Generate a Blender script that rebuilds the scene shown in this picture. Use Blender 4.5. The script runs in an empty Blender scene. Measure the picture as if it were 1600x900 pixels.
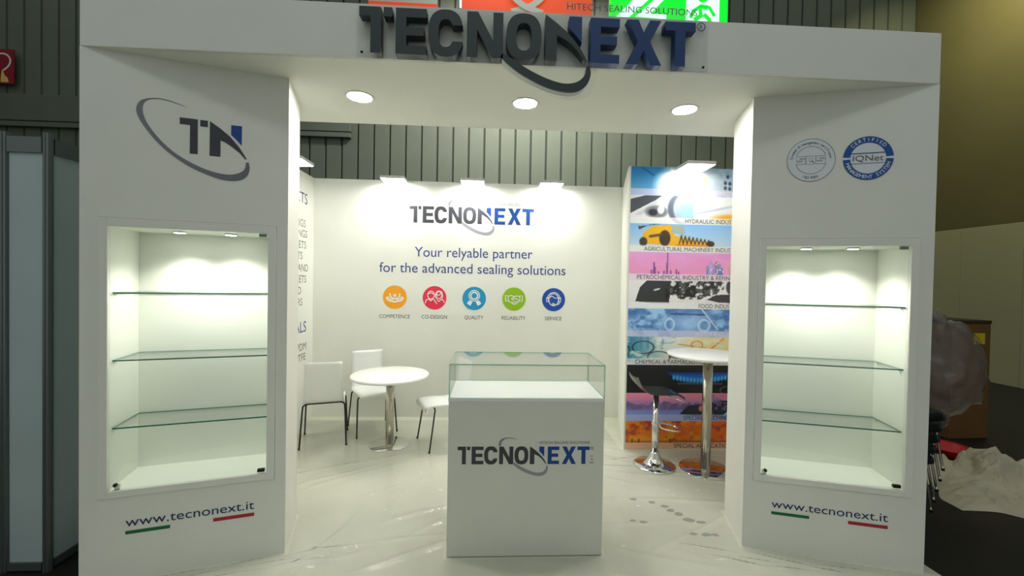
import bpy, math, random
import numpy as np
from mathutils import Matrix, Vector

random.seed(7)
rng = np.random.default_rng(11)
SC = bpy.context.scene
COL = SC.collection

# ------------------------------------------------------------------ camera, world, big lights, exposure
cam_d = bpy.data.cameras.new('camera')
cam_d.sensor_width = 36.0
cam_d.lens = 14.5334
cam_d.clip_start = 0.02
cam = bpy.data.objects.new('camera', cam_d)
COL.objects.link(cam)
YAW, PIT, ROL = 0.0508, -0.0154, 0.0179
CAM = Vector((-0.2162, -2.3835, 1.748))
_F = Vector((math.sin(YAW) * math.cos(PIT), math.cos(YAW) * math.cos(PIT), math.sin(PIT)))
_R = Vector((math.cos(YAW), -math.sin(YAW), 0))
_U = _R.cross(_F)
_R2 = _R * math.cos(ROL) + _U * math.sin(ROL)
_U2 = _U * math.cos(ROL) - _R * math.sin(ROL)
cam.matrix_world = Matrix(((_R2.x, _U2.x, -_F.x, CAM.x), (_R2.y, _U2.y, -_F.y, CAM.y),
                           (_R2.z, _U2.z, -_F.z, CAM.z), (0, 0, 0, 1)))
SC.camera = cam

world = bpy.data.worlds.new('hall_ambient')
SC.world = world
world.use_nodes = True
world.node_tree.nodes['Background'].inputs[0].default_value = (0.86, 0.94, 0.90, 1)
world.node_tree.nodes['Background'].inputs[1].default_value = 0.30


def area_light(name, loc, target, size, power, color=(1, 1, 1), spread=180):
    d = bpy.data.lights.new(name, 'AREA')
    d.shape = 'RECTANGLE'
    d.size, d.size_y = size
    d.energy = power
    d.color = color
    d.spread = math.radians(spread)
    o = bpy.data.objects.new(name, d)
    COL.objects.link(o)
    o.location = loc
    o.rotation_euler = (Vector(target) - Vector(loc)).to_track_quat('-Z', 'Y').to_euler()
    return o


# warm lamp at the hall corner, and two added fill lights
area_light('hall_wall_fill', (0.5, 4.6, 8.5), (0.3, 7.0, 4.2), (3.0, 0.6), 230, (1.0, 0.97, 0.90), 110)  # added fill to brighten the hall wall's middle, no known lamp here
area_light('hall_lamp_corner', (8.3, 4.2, 8.6), (9.7, 5.0, 5.6), (0.8, 0.8), 80, (1.0, 0.90, 0.55), 140)
area_light('booth_front_fill', (0.0, -5.0, 9.0), (0.0, 0.5, 1.2), (6.0, 1.2), 40, (0.97, 1.0, 0.96), 140)  # weak fill added for the front faces, not an actual hall fixture

SC.view_settings.view_transform = 'Standard'
SC.view_settings.look = 'None'
SC.view_settings.exposure = 0.3
SC.view_settings.gamma = 1.0
SC.view_settings.use_curve_mapping = False
SC.cycles.use_denoising = True
SC.cycles.max_bounces = 14
SC.cycles.transparent_max_bounces = 24
SC.cycles.caustics_reflective = False
SC.cycles.sample_clamp_indirect = 6.0


# ------------------------------------------------------------------ materials
def lin(c):
    c = c / 255.0
    return c / 12.92 if c <= 0.04045 else ((c + 0.055) / 1.055) ** 2.4


def S(r, g, b):
    return (lin(r), lin(g), lin(b), 1.0)


MATS = {}


def mat(name, col, rough=0.5, metal=0.0, var=0.0, scale=8.0, bump=0.0, emit=None, estr=0.0, spec=0.5, aniso=None):
    m = bpy.data.materials.new(name)
    m.use_nodes = True
    nt = m.node_tree
    b = nt.nodes['Principled BSDF']
    b.inputs['Base Color'].default_value = col
    b.inputs['Roughness'].default_value = rough
    b.inputs['Metallic'].default_value = metal
    b.inputs['Specular IOR Level'].default_value = spec
    if var or bump:
        tc = nt.nodes.new('ShaderNodeTexCoord')
        nz = nt.nodes.new('ShaderNodeTexNoise')
        nz.inputs['Scale'].default_value = scale
        nz.inputs['Detail'].default_value = 6
        if aniso:
            mp = nt.nodes.new('ShaderNodeMapping')
            mp.inputs['Scale'].default_value = aniso
            nt.links.new(tc.outputs['Object'], mp.inputs[0])
            nt.links.new(mp.outputs[0], nz.inputs[0])
        else:
            nt.links.new(tc.outputs['Object'], nz.inputs[0])
        if var:
            rp = nt.nodes.new('ShaderNodeValToRGB')
            rp.color_ramp.elements[0].position = 0.3
            rp.color_ramp.elements[1].position = 0.7
            rp.color_ramp.elements[0].color = tuple(max(0, c * (1 - var)) for c in col[:3]) + (1,)
            rp.color_ramp.elements[1].color = tuple(min(1, c * (1 + var)) for c in col[:3]) + (1,)
            nt.links.new(nz.outputs[0], rp.inputs[0])
            nt.links.new(rp.outputs[0], b.inputs['Base Color'])
        if bump:
            bp = nt.nodes.new('ShaderNodeBump')
            bp.inputs['Strength'].default_value = bump
            bp.inputs['Distance'].default_value = 0.01
            nt.links.new(nz.outputs[0], bp.inputs['Height'])
            nt.links.new(bp.outputs[0], b.inputs['Normal'])
    if emit:
        b.inputs['Emission Color'].default_value = emit
        b.inputs['Emission Strength'].default_value = estr
    MATS[name] = m
    return m


def clear_mat(name, tint, ior=1.45, rough=0.0, haze=0.0, haze_col=(0.9, 0.9, 0.9, 1), bump=0.0, bscale=6.0):
    """Thin transparent sheet: straight-through light, Fresnel reflection and a little surface haze."""
    m = bpy.data.materials.new(name)
    m.use_nodes = True
    nt = m.node_tree
    nt.nodes.remove(nt.nodes['Principled BSDF'])
    out = nt.nodes['Material Output']
    tr = nt.nodes.new('ShaderNodeBsdfTransparent')
    tr.inputs[0].default_value = tint
    gl = nt.nodes.new('ShaderNodeBsdfGlossy')
    gl.inputs['Roughness'].default_value = rough
    # Schlick reflectance, the same from both sides of the sheet
    f0 = ((ior - 1) / (ior + 1)) ** 2
    lw = nt.nodes.new('ShaderNodeLayerWeight')
    lw.inputs[0].default_value = 0.5
    pw = nt.nodes.new('ShaderNodeMath')
    pw.operation = 'POWER'
    pw.inputs[1].default_value = 5.0
    ma = nt.nodes.new('ShaderNodeMath')
    ma.operation = 'MULTIPLY_ADD'
    ma.inputs[1].default_value = 1 - f0
    ma.inputs[2].default_value = f0
    nt.links.new(lw.outputs['Facing'], pw.inputs[0])
    nt.links.new(pw.outputs[0], ma.inputs[0])
    mx = nt.nodes.new('ShaderNodeMixShader')
    nt.links.new(ma.outputs[0], mx.inputs[0])
    nt.links.new(gl.outputs[0], mx.inputs[2])
    if haze:
        df = nt.nodes.new('ShaderNodeBsdfDiffuse')
        df.inputs[0].default_value = haze_col
        m2 = nt.nodes.new('ShaderNodeMixShader')
        m2.inputs[0].default_value = haze
        nt.links.new(tr.outputs[0], m2.inputs[1])
        nt.links.new(df.outputs[0], m2.inputs[2])
        nt.links.new(m2.outputs[0], mx.inputs[1])
    else:
        nt.links.new(tr.outputs[0], mx.inputs[1])
    if bump:
        tc = nt.nodes.new('ShaderNodeTexCoord')
        nz = nt.nodes.new('ShaderNodeTexNoise')
        nz.inputs['Scale'].default_value = bscale
        nz.inputs['Detail'].default_value = 8
        nz.inputs['Distortion'].default_value = 1.5
        bp = nt.nodes.new('ShaderNodeBump')
        bp.inputs['Strength'].default_value = bump
        bp.inputs['Distance'].default_value = 0.02
        nt.links.new(tc.outputs['Object'], nz.inputs[0])
        nt.links.new(nz.outputs[0], bp.inputs['Height'])
        nt.links.new(bp.outputs[0], gl.inputs['Normal'])
    nt.links.new(mx.outputs[0], out.inputs[0])
    MATS[name] = m
    return m


mat('panel_white', S(236, 236, 228), 0.55, var=0.02, scale=3)
mat('panel_inner', S(240, 241, 231), 0.5, var=0.015, scale=3)
mat('niche_white', S(238, 240, 230), 0.45)
mat('counter_grey', S(226, 226, 216), 0.5, var=0.02, scale=4)
mat('table_white', S(246, 246, 242), 0.3)
mat('chair_white', S(238, 240, 236), 0.32)
mat('black_metal', S(22, 22, 22), 0.4, spec=0.5)
mat('chrome', S(225, 225, 222), 0.06, metal=1.0)
mat('steel_brushed', S(200, 195, 182), 0.24, metal=1.0, var=0.04, scale=40, aniso=(1, 1, 0.05))
mat('smoky_plastic', S(54, 60, 58), 0.15)
mat('dark_fitting', S(38, 38, 36), 0.35, metal=0.6)
mat('lamp_housing', S(226, 226, 222), 0.4)
mat('flood_glow', S(255, 255, 250), 0.5, emit=(1.0, 0.985, 0.93, 1), estr=48.0)
mat('flood_glow_dim', S(255, 255, 250), 0.5, emit=(1.0, 0.985, 0.95, 1), estr=24.0)
mat('downlight_glow', S(255, 255, 250), 0.5, emit=(1.0, 0.985, 0.94, 1), estr=135.0)
mat('puck_glow', S(255, 255, 250), 0.5, emit=(1.0, 0.985, 0.90, 1), estr=22.0)
mat('carpet', S(208, 209, 191), 0.8, var=0.10, scale=1.6, bump=0.15)
mat('hall_floor', S(18, 15, 13), 0.6, var=0.35, scale=1.2)
mat('hall_panel', S(108, 116, 102), 0.55, var=0.07, scale=1.5)
mat('hall_gap', S(66, 70, 60), 0.8)
mat('hall_beam', S(110, 116, 104), 0.5, var=0.06, scale=2)
mat('olive_wall', S(104, 100, 62), 0.8, var=0.06, scale=1.0)
mat('partition_grey', S(186, 183, 144), 0.6, var=0.04, scale=1.0)
mat('alu', S(120, 128, 126), 0.35, metal=0.7)
mat('stand_panel', S(184, 200, 200), 0.5, var=0.04, scale=2)
mat('sign_red', S(150, 24, 44), 0.5)
mat('sign_white', S(238, 235, 228), 0.5)
mat('sign_yellow', S(240, 205, 110), 0.5)
mat('exit_green', S(0, 190, 50), 0.4, emit=S(0, 214, 40), estr=0.95)
mat('exit_white', S(230, 255, 240), 0.4, emit=S(205, 255, 232), estr=0.95)
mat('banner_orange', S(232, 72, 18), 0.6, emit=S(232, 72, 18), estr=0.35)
mat('banner_white', S(210, 212, 205), 0.6)
mat('logo_grey', S(62, 63, 72), 0.5)
mat('logo_swoosh', S(98, 98, 108), 0.5)
_nt = MATS['logo_swoosh'].node_tree
_tc = _nt.nodes.new('ShaderNodeTexCoord')
_sx = _nt.nodes.new('ShaderNodeSeparateXYZ')
_rp = _nt.nodes.new('ShaderNodeValToRGB')
_rp.color_ramp.elements[0].color = S(156, 156, 166)
_rp.color_ramp.elements[1].color = S(62, 62, 72)
_nt.links.new(_tc.outputs['Generated'], _sx.inputs[0])
_nt.links.new(_sx.outputs[0], _rp.inputs[0])
_nt.links.new(_rp.outputs[0], _nt.nodes['Principled BSDF'].inputs['Base Color'])
mat('logo_swoosh_pale', S(140, 140, 148), 0.5)
mat('logo_blue', S(6, 68, 146), 0.5)
mat('sign_face_grey', S(46, 58, 62), 0.45)
mat('sign_face_blue', S(8, 58, 116), 0.45)
mat('sign_edge_white', S(190, 192, 192), 0.5)
mat('print_navy', S(44, 62, 136), 0.6)
mat('print_url', S(22, 38, 100), 0.6)
mat('print_grey', S(112, 112, 112), 0.6)
mat('print_dark', S(70, 70, 74), 0.6)
mat('print_label', S(66, 58, 62), 0.6)
mat('print_label_pale', S(240, 240, 245), 0.6)
mat('flag_green', S(0, 104, 62), 0.6)
mat('flag_red', S(176, 34, 56), 0.6)
mat('icon_orange', S(246, 166, 30), 0.6)
mat('icon_red', S(232, 44, 76), 0.6)
mat('icon_cyan', S(20, 150, 198), 0.6)
mat('icon_green', S(146, 190, 0), 0.6)
mat('icon_blue', S(10, 72, 166), 0.6)
mat('icon_white', S(244, 246, 244), 0.6)
mat('cert_blue', S(26, 84, 160), 0.6)
mat('cert_silver', S(228, 233, 240), 0.5)
mat('glass_edge', S(20, 128, 104), 0.12, spec=0.6)
mat('glass_edge_pale', S(120, 200, 172), 0.12, spec=0.6)
mat('cardboard', S(120, 84, 42), 0.8, var=0.08, scale=5)
mat('cardboard_dark', S(58, 44, 30), 0.8)
mat('label_yellow', S(224, 200, 24), 0.6)
mat('floor_stain', S(158, 156, 140), 0.8)
mat('floor_speck', S(240, 240, 232), 0.6)
mat('stack_shell', S(16, 22, 28), 0.35)
mat('red_plastic', S(196, 22, 28), 0.35)
mat('paper_cream', S(206, 196, 172), 0.8, var=0.08, scale=6)
mat('paper_grey', S(150, 156, 150), 0.8, var=0.08, scale=6)
mat('paper_white', S(220, 214, 204), 0.7, var=0.05, scale=6)
mat('rubber', S(18, 18, 18), 0.7)
clear_mat('glass', (0.984, 0.994, 0.988, 1), 1.45)
clear_mat('acrylic', (0.97, 0.975, 0.97, 1), 1.4, haze=0.03)
clear_mat('film', (0.97, 0.97, 0.96, 1), 1.45, rough=0.16, haze=0.07, bump=0.35, bscale=5)
clear_mat('bag_film', (0.86, 0.85, 0.84, 1), 1.45, rough=0.25, haze=0.09, haze_col=(0.75, 0.74, 0.74, 1), bump=0.6, bscale=9)

pm = bpy.data.materials.new('poster_print')
pm.use_nodes = True
_b = pm.node_tree.nodes['Principled BSDF']
_b.inputs['Roughness'].default_value = 0.35
_vc = pm.node_tree.nodes.new('ShaderNodeVertexColor')
_vc.layer_name = 'print'
pm.node_tree.links.new(_vc.outputs[0], _b.inputs['Base Color'])
MATS['poster_print'] = pm


# ------------------------------------------------------------------ geometry helpers
class G:
    def __init__(s):
        s.v, s.f, s.mi, s.sm = [], [], [], []

    def face(s, idx, mi=0, sm=False):
        s.f.append(tuple(idx)); s.mi.append(mi); s.sm.append(sm)

    def box(s, x0, y0, z0, x1, y1, z1, mi=0, side=None, M=None):
        """side: material index of the four upright faces (glass edges)"""
        n = len(s.v)
        P = [(x0, y0, z0), (x1, y0, z0), (x1, y1, z0), (x0, y1, z0), (x0, y0, z1), (x1, y0, z1), (x1, y1, z1), (x0, y1, z1)]
        if M is not None:
            P = [tuple(M @ Vector(p)) for p in P]
        s.v += P
        sd = mi if side is None else side
        s.face((n, n + 3, n + 2, n + 1), mi); s.face((n + 4, n + 5, n + 6, n + 7), mi)
        for a, b in ((0, 1), (1, 2), (2, 3), (3, 0)):
            s.face((n + a, n + b, n + b + 4, n + a + 4), sd)
        return s

    def tube(s, path, r, k=10, mi=0, closed=False, caps=True):
        P = [Vector(p) for p in path]
        N = len(P)
        n0 = len(s.v)
        up = None
        for i, p in enumerate(P):
            if closed:
                t = (P[(i + 1) % N] - P[i - 1]).normalized()
            else:
                t = (P[min(i + 1, N - 1)] - P[max(i - 1, 0)]).normalized()
            if up is None:
                up = Vector((0, 0, 1)) if abs(t.z) < 0.9 else Vector((1, 0, 0))
            a = (up - t * up.dot(t)).normalized()
            b = t.cross(a)
            up = a
            rr = r[i] if isinstance(r, (list, tuple)) else r
            for j in range(k):
                w = 2 * math.pi * j / k
                s.v.append(tuple(p + a * (rr * math.cos(w)) + b * (rr * math.sin(w))))
        for i in range(N if closed else N - 1):
            i2 = (i + 1) % N
            for j in range(k):
                j2 = (j + 1) % k
                s.face((n0 + i * k + j, n0 + i2 * k + j, n0 + i2 * k + j2, n0 + i * k + j2), mi, True)
        if caps and not closed:
            s.face([n0 + j for j in range(k)][::-1], mi)
            s.face([n0 + (N - 1) * k + j for j in range(k)], mi)
        return s

    def lathe(s, prof, k=40, c=(0, 0), mi=0, smooth=True):
        n0 = len(s.v)
        for r, z in prof:
            for j in range(k):
                w = 2 * math.pi * j / k
                s.v.append((c[0] + r * math.cos(w), c[1] + r * math.sin(w), z))
        for i in range(len(prof) - 1):
            for j in range(k):
                j2 = (j + 1) % k
                s.face((n0 + i * k + j, n0 + i * k + j2, n0 + (i + 1) * k + j2, n0 + (i + 1) * k + j), mi, smooth)
        if prof[0][0] > 1e-6:
            s.face([n0 + j for j in range(k)][::-1], mi)
        if prof[-1][0] > 1e-6:
            s.face([n0 + (len(prof) - 1) * k + j for j in range(k)], mi)
        return s

    def grid(s, fn, nu, nv, mi=0, sm=True):
        n0 = len(s.v)
        for j in range(nv + 1):
            for i in range(nu + 1):
                s.v.append(tuple(fn(i / nu, j / nv)))
        for j in range(nv):
            for i in range(nu):
                a = n0 + j * (nu + 1) + i
                s.face((a, a + 1, a + nu + 2, a + nu + 1), mi, sm)
        return s

    def ribbon(s, pts, w, closed=False):
        """flat printed stroke in the xz plane"""
        P = [Vector((p[0], 0, p[1])) for p in pts]
        N = len(P)
        n0 = len(s.v)
        for i, p in enumerate(P):
            if closed:
                t = P[(i + 1) % N] - P[i - 1]
            else:
                t = P[min(i + 1, N - 1)] - P[max(i - 1, 0)]
            t.normalize()
            q = Vector((-t.z, 0, t.x)) * (w / 2)
            s.v += [tuple(p + q), tuple(p - q)]
        for i in range(N if closed else N - 1):
            j = (i + 1) % N
            s.face((n0 + 2 * i, n0 + 2 * i + 1, n0 + 2 * j + 1, n0 + 2 * j))
        return s

    def build(s, name, mats, parent=None, M=None, bevel=0.0):
        me = bpy.data.meshes.new(name)
        vv = s.v if M is None else [tuple(M @ Vector(p)) for p in s.v]
        me.from_pydata(vv, [], s.f)
        if isinstance(mats, str):
            mats = [mats]
        for m in mats:
            me.materials.append(MATS[m])
        me.polygons.foreach_set('material_index', s.mi)
        me.polygons.foreach_set('use_smooth', s.sm)
        me.update()
        return link(name, me, parent, bevel)


def link(name, me, parent=None, bevel=0.0):
    o = bpy.data.objects.new(name, me)
    COL.objects.link(o)
    if parent is not None:
        o.parent = parent
    if bevel:
        md = o.modifiers.new('edge', 'BEVEL')
        md.width = bevel
        md.segments = 2
        md.limit_method = 'ANGLE'
    return o


def tag(o, label=None, cat=None, group=None, kind=None):
    for k, v in (('label', label), ('category', cat), ('group', group), ('kind', kind)):
        if v:
            o[k] = v
    return o


def empty(name, loc=(0, 0, 0), rz=0.0, label=None, cat=None, group=None):
    o = bpy.data.objects.new(name, None)
    o.empty_display_size = 0.1
    COL.objects.link(o)
    o.location = loc
    o.rotation_euler = (0, 0, rz)
    return tag(o, label, cat, group)


def copy_tree(o, parent=None):
    c = o.copy()
    COL.objects.link(c)
    c.parent = parent
    for ch in list(o.children):
        copy_tree(ch, c)
    return c


def frame_matrix(o, x, z):
    """maps drawing (x, y, depth) to o + x*X + y*Z + depth*N with N towards the viewer"""
    X, Z = Vector(x).normalized(), Vector(z).normalized()
    N = X.cross(Z)
    return Matrix(((X.x, Z.x, N.x, o[0]), (X.y, Z.y, N.y, o[1]), (X.z, Z.z, N.z, o[2]), (0, 0, 0, 1)))


def shape(name, polys, m, parent, M, depth=0.0, bevel=0.0):
    """filled outline(s) (holes allowed), optionally extruded by depth behind its face"""
    cu = bpy.data.curves.new('tmp', 'CURVE')
    cu.dimensions = '2D'
    cu.fill_mode = 'BOTH'
    cu.extrude = depth / 2
    cu.bevel_depth = bevel
    cu.bevel_resolution = 1
    for poly in polys:
        sp = cu.splines.new('POLY')
        sp.points.add(len(poly) - 1)
        for i, p in enumerate(poly):
            sp.points[i].co = (p[0], p[1], 0, 1)
        sp.use_cyclic_u = True
    ob = bpy.data.objects.new('tmp', cu)
    COL.objects.link(ob)
    dg = bpy.context.evaluated_depsgraph_get()
    me = bpy.data.meshes.new_from_object(ob.evaluated_get(dg))
    bpy.data.objects.remove(ob)
    bpy.data.curves.remove(cu)
    me.name = name
    if depth:
        me.transform(Matrix.Translation((0, 0, -depth / 2)))
    me.transform(M)
    me.materials.clear()
    me.materials.append(MATS[m])
    return link(name, me, parent)


TEXT = {}


def text_arrays(s):
    if s in TEXT:
        return TEXT[s]
    cu = bpy.data.curves.new('tmp', 'FONT')
    cu.body = s
    cu.size = 1.0
    cu.resolution_u = 4
    ob = bpy.data.objects.new('tmp', cu)
    COL.objects.link(ob)
    dg = bpy.context.evaluated_depsgraph_get()
    me = bpy.data.meshes.new_from_object(ob.evaluated_get(dg))
    bpy.data.objects.remove(ob)
    bpy.data.curves.remove(cu)
    v = [tuple(p.co) for p in me.vertices]
    f = [tuple(p.vertices) for p in me.polygons]
    bpy.data.meshes.remove(me)
    TEXT[s] = (v, f)
    return TEXT[s]


def cap_height():
    v, _ = text_arrays('H')
    return max(p[1] for p in v) - min(p[1] for p in v)


def lettering(s, m, parent, M, cap, width=None, name='lettering', anchor='L'):
    v, f = text_arrays(s)
    x0, x1 = min(p[0] for p in v), max(p[0] for p in v)
    sy = cap / cap_height()
    sx = width / (x1 - x0) if width else sy
    off = {'L': 0, 'C': -(x1 - x0) / 2, 'R': -(x1 - x0)}[anchor]
    # one piece of lettering for each word
    words = s.split(' ')
    ends = []
    for i in range(1, len(words)):
        pv, _ = text_arrays(' '.join(words[:i]))
        ends.append(max(p[0] for p in pv) + 0.04)
    groups = [[] for _ in words]
    for ff in f:
        cx = sum(v[q][0] for q in ff) / len(ff)
        groups[sum(cx > e for e in ends)].append(ff)
    o = None
    for fl in groups:
        if not fl:
            continue
        used = sorted({q for ff in fl for q in ff})
        ix = {q: i for i, q in enumerate(used)}
        me = bpy.data.meshes.new(name)
        me.from_pydata([tuple(M @ Vector(((v[q][0] - x0 + off) * sx, v[q][1] * sy, 0))) for q in used], [], [tuple(ix[q] for q in ff) for ff in fl])
        me.materials.append(MATS[m])
        me.update()
        o = link(name, me, parent)
    return o


def text_on_arc(s, m, parent, M, r, a_mid, cap, step, outward=True, name='lettering'):
    """letters set round a circle; one mesh"""
    vs, fs = [], []
    sy = cap / cap_height()
    n = len(s)
    for i, ch in enumerate(s):
        if ch == ' ':
            continue
        v, f = text_arrays(ch)
        x0, x1 = min(p[0] for p in v), max(p[0] for p in v)
        k = i - (n - 1) / 2
        a = a_mid - k * step if outward else a_mid + k * step
        rot = a - math.pi / 2 if outward else a + math.pi / 2
        c, sn = math.cos(rot), math.sin(rot)
        b = len(vs)
        for p in v:
            x, y = (p[0] - (x0 + x1) / 2) * sy, p[1] * sy - cap / 2
            vs.append(tuple(M @ Vector((r * math.cos(a) + x * c - y * sn, r * math.sin(a) + x * sn + y * c, 0))))
        fs += [tuple(q + b for q in ff) for ff in f]
    me = bpy.data.meshes.new(name)
    me.from_pydata(vs, [], fs)
    me.materials.append(MATS[m])
    me.update()
    return link(name, me, parent)


def circle(cx, cy, r, n=48, a0=0.0, a1=2 * math.pi, ry=None):
    ry = r if ry is None else ry
    full = abs(a1 - a0 - 2 * math.pi) < 1e-6
    m = n if full else n - 1
    return [(cx + r * math.cos(a0 + (a1 - a0) * i / m), cy + ry * math.sin(a0 + (a1 - a0) * i / m)) for i in range(n)]


def sup(cx, cy, rx, ry, e, a0, a1, n=36):
    out = []
    for i in range(n + 1):
        a = a0 + (a1 - a0) * i / n
        c, s = math.cos(a), math.sin(a)
        out.append((cx + rx * math.copysign(abs(c) ** (2 / e), c), cy + ry * math.copysign(abs(s) ** (2 / e), s)))
    return out


def smooth_line(pts, n=6):
    """Catmull-Rom through the points"""
    out = []
    P = [pts[0]] + list(pts) + [pts[-1]]
    for i in range(1, len(P) - 2):
        for k in range(n):
            t = k / n
            q = []
            for d in range(len(pts[0])):
                p0, p1, p2, p3 = P[i - 1][d], P[i][d], P[i + 1][d], P[i + 2][d]
                q.append(0.5 * (2 * p1 + (p2 - p0) * t + (2 * p0 - 5 * p1 + 4 * p2 - p3) * t * t + (3 * p1 - p0 - 3 * p2 + p3) * t ** 3))
            out.append(tuple(q))
    out.append(tuple(pts[-1]))
    return out


# company mark: outlines in units where the capitals are 175 high
def e_shape(x, w=117):
    return [(x, 0), (x + w, 0), (x + w, 34), (x + 40, 34), (x + 40, 72), (x + w - 10, 72), (x + w - 10, 105),
            (x + 40, 105), (x + 40, 141), (x + w, 141), (x + w, 175), (x, 175)]


def _c_shape():
    cx, cy = 428.5, 87.5
    ao, ai = math.asin(min(1, (31 / 90.0) ** 1.25)), math.asin(min(1, (31 / 53.0) ** 1.25))
    o = sup(cx, cy, 67, 90, 2.5, ao, 2 * math.pi - ao, 44)
    i = sup(cx, cy, 28, 53, 2.5, ai, 2 * math.pi - ai, 44)
    o[0] = (o[0][0], cy + 31); o[-1] = (o[-1][0], cy - 31)
    return o + i[::-1]


LOGO = [
    ('T', 'g', [[(100, 175), (182, 175), (182, 0), (143, 0), (143, 140), (100, 140)], [(192, 175), (224, 175), (224, 140), (192, 140)]]),
    ('E', 'g', [e_shape(238)]),
    ('C', 'g', [_c_shape()]),
    ('N', 'g', [[(510, 0), (549, 0), (549, 108), (608, 0), (650, 0), (650, 175), (611, 175), (611, 67), (552, 175), (510, 175)]]),
    ('O', 'g', [sup(731, 87.5, 69, 90, 2.5, 0, 2 * math.pi, 48)[:-1], sup(731, 87.5, 30, 53, 2.5, 0, 2 * math.pi, 48)[:-1][::-1]]),
    ('N', 'g', [smooth_line([(815, 178), (868, 140), (918, 95), (955, 50), (981, 4)], 4) +
                smooth_line([(971, 4), (942, 42), (905, 76), (860, 100)], 4) + [(860, 0), (815, 0)]]),
    ('I', 'b', [smooth_line([(908, 128), (936, 100), (958, 72)], 3) + [(958, 175), (908, 175)]]),
    ('E', 'b', [e_shape(993, 115)]),
    ('X', 'b', [[(1135, 0), (1180, 0), (1206, 58), (1232, 0), (1277, 0), (1230, 90), (1274, 175), (1229, 175), (1206, 123), (1183, 175), (1138, 175), (1182, 90)]]),
    ('T', 'b', [[(1332, 0), (1373, 0), (1373, 140), (1414, 140), (1414, 175), (1291, 175), (1291, 140), (1332, 140)]]),
]
SW_LOW = smooth_line([(640, 6), (690, -36), (750, -72), (820, -102), (890, -118), (945, -114), (982, -86), (996, -48), (992, -14)], 5) + \
    smooth_line([(979, -14), (972, -50), (942, -78), (890, -86), (825, -70), (760, -42), (700, -8), (650, 22)], 5)
SW_UP = smooth_line([(503, 182), (508, 220), (530, 248), (565, 262), (610, 264), (655, 257), (695, 245)], 5) + \
    smooth_line([(655, 252), (610, 257), (570, 251), (542, 232), (528, 206), (526, 182)], 5)


def printed_logo(parent, M, k, tagline=True, swup=True):
    """flat printed company mark, each letter its own piece"""
    D = M @ Matrix.Diagonal((k, k, 1, 1))
    for ch, c, polys in LOGO:
        shape('logo_letter', polys, 'logo_grey' if c == 'g' else 'logo_blue', parent, D)
    shape('logo_swoosh', [SW_LOW], 'logo_swoosh', parent, D)
    if swup:
        shape('logo_swoosh', [SW_UP], 'logo_swoosh_pale', parent, D)
    if tagline:
        lettering('HITECH SEALING SOLUTIONS', 'print_grey', parent, M @ Matrix.Translation((908 * k, 202 * k, 0)), 26 * k, 506 * k)
        lettering('S r l', 'print_grey', parent, M @ Matrix.Translation((1452 * k, 4 * k, 0)) @ Matrix.Rotation(math.pi / 2, 4, 'Z'), 34 * k, 78 * k)
        reg = G().ribbon(circle(0, 0, 15 * k, 20), 3.5 * k, True)
        reg.build('registered_ring', 'print_grey', parent, M @ Matrix.Translation((1440 * k, 158 * k, 0)) @ Matrix(((1, 0, 0, 0), (0, 0, 1, 0), (0, 1, 0, 0), (0, 0, 0, 1))))
        lettering('R', 'print_grey', parent, M @ Matrix.Translation((1440 * k, 149 * k, 0)), 18 * k, anchor='C')


# ------------------------------------------------------------------ setting: hall
W, HS, HT, HD = 2.4716, 2.99, 3.2925, 1.0
CA, CW, CD = 0.2818, 1.0168, 0.43
YB, WH = 2.92, 2.997
XL = 2.445
HALL_Y, HALL_X = 7.0, 9.7

tag(G().box(-14, -7, -0.10, 14, 8, -0.012).build('floor', 'hall_floor'), 'dark brown hall floor around the booth', kind='structure')
floor_booth = tag(G().box(-2.56, -1.9, -0.0119, 2.56, YB + 0.05, 0.0).build('floor_booth', 'carpet'), 'pale grey-beige booth floor', kind='structure')

_rs = random.Random(8)
for sx_, sy_, r_ in ((0.97, 0.89, 0.03), (1.10, 0.84, 0.03), (1.18, 0.78, 0.03), (1.20, 0.72, 0.034), (1.245, 0.67, 0.036), (1.28, 0.59, 0.044), (1.36, 0.56, 0.034),
                     (1.23, 0.42, 0.026), (1.32, 0.41, 0.036), (1.38, 0.41, 0.028), (0.86, 0.59, 0.022), (0.93, 0.57, 0.026)):
    st_ = G()
    st_.v = [(sx_ + r_ * _rs.uniform(0.8, 1.3) * math.cos(a * 0.7854), sy_ + r_ * _rs.uniform(0.5, 0.9) * math.sin(a * 0.7854), 0.0006) for a in range(8)]
    st_.face(range(8))
    st_.build('stain', 'floor_stain', floor_booth)
for q in range(44):
    sx_, sy_, r_ = _rs.uniform(-1.6, 1.7), _rs.uniform(-0.1, 1.7), _rs.uniform(0.004, 0.013)
    st_ = G()
    st_.v = [(sx_ + r_ * _rs.uniform(0.6, 2.2) * math.cos(a * 1.0472), sy_ + r_ * _rs.uniform(0.5, 1) * math.sin(a * 1.0472), 0.0008) for a in range(6)]
    st_.face(range(6))
    st_.build('plaster_speck', 'floor_speck', floor_booth)

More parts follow.
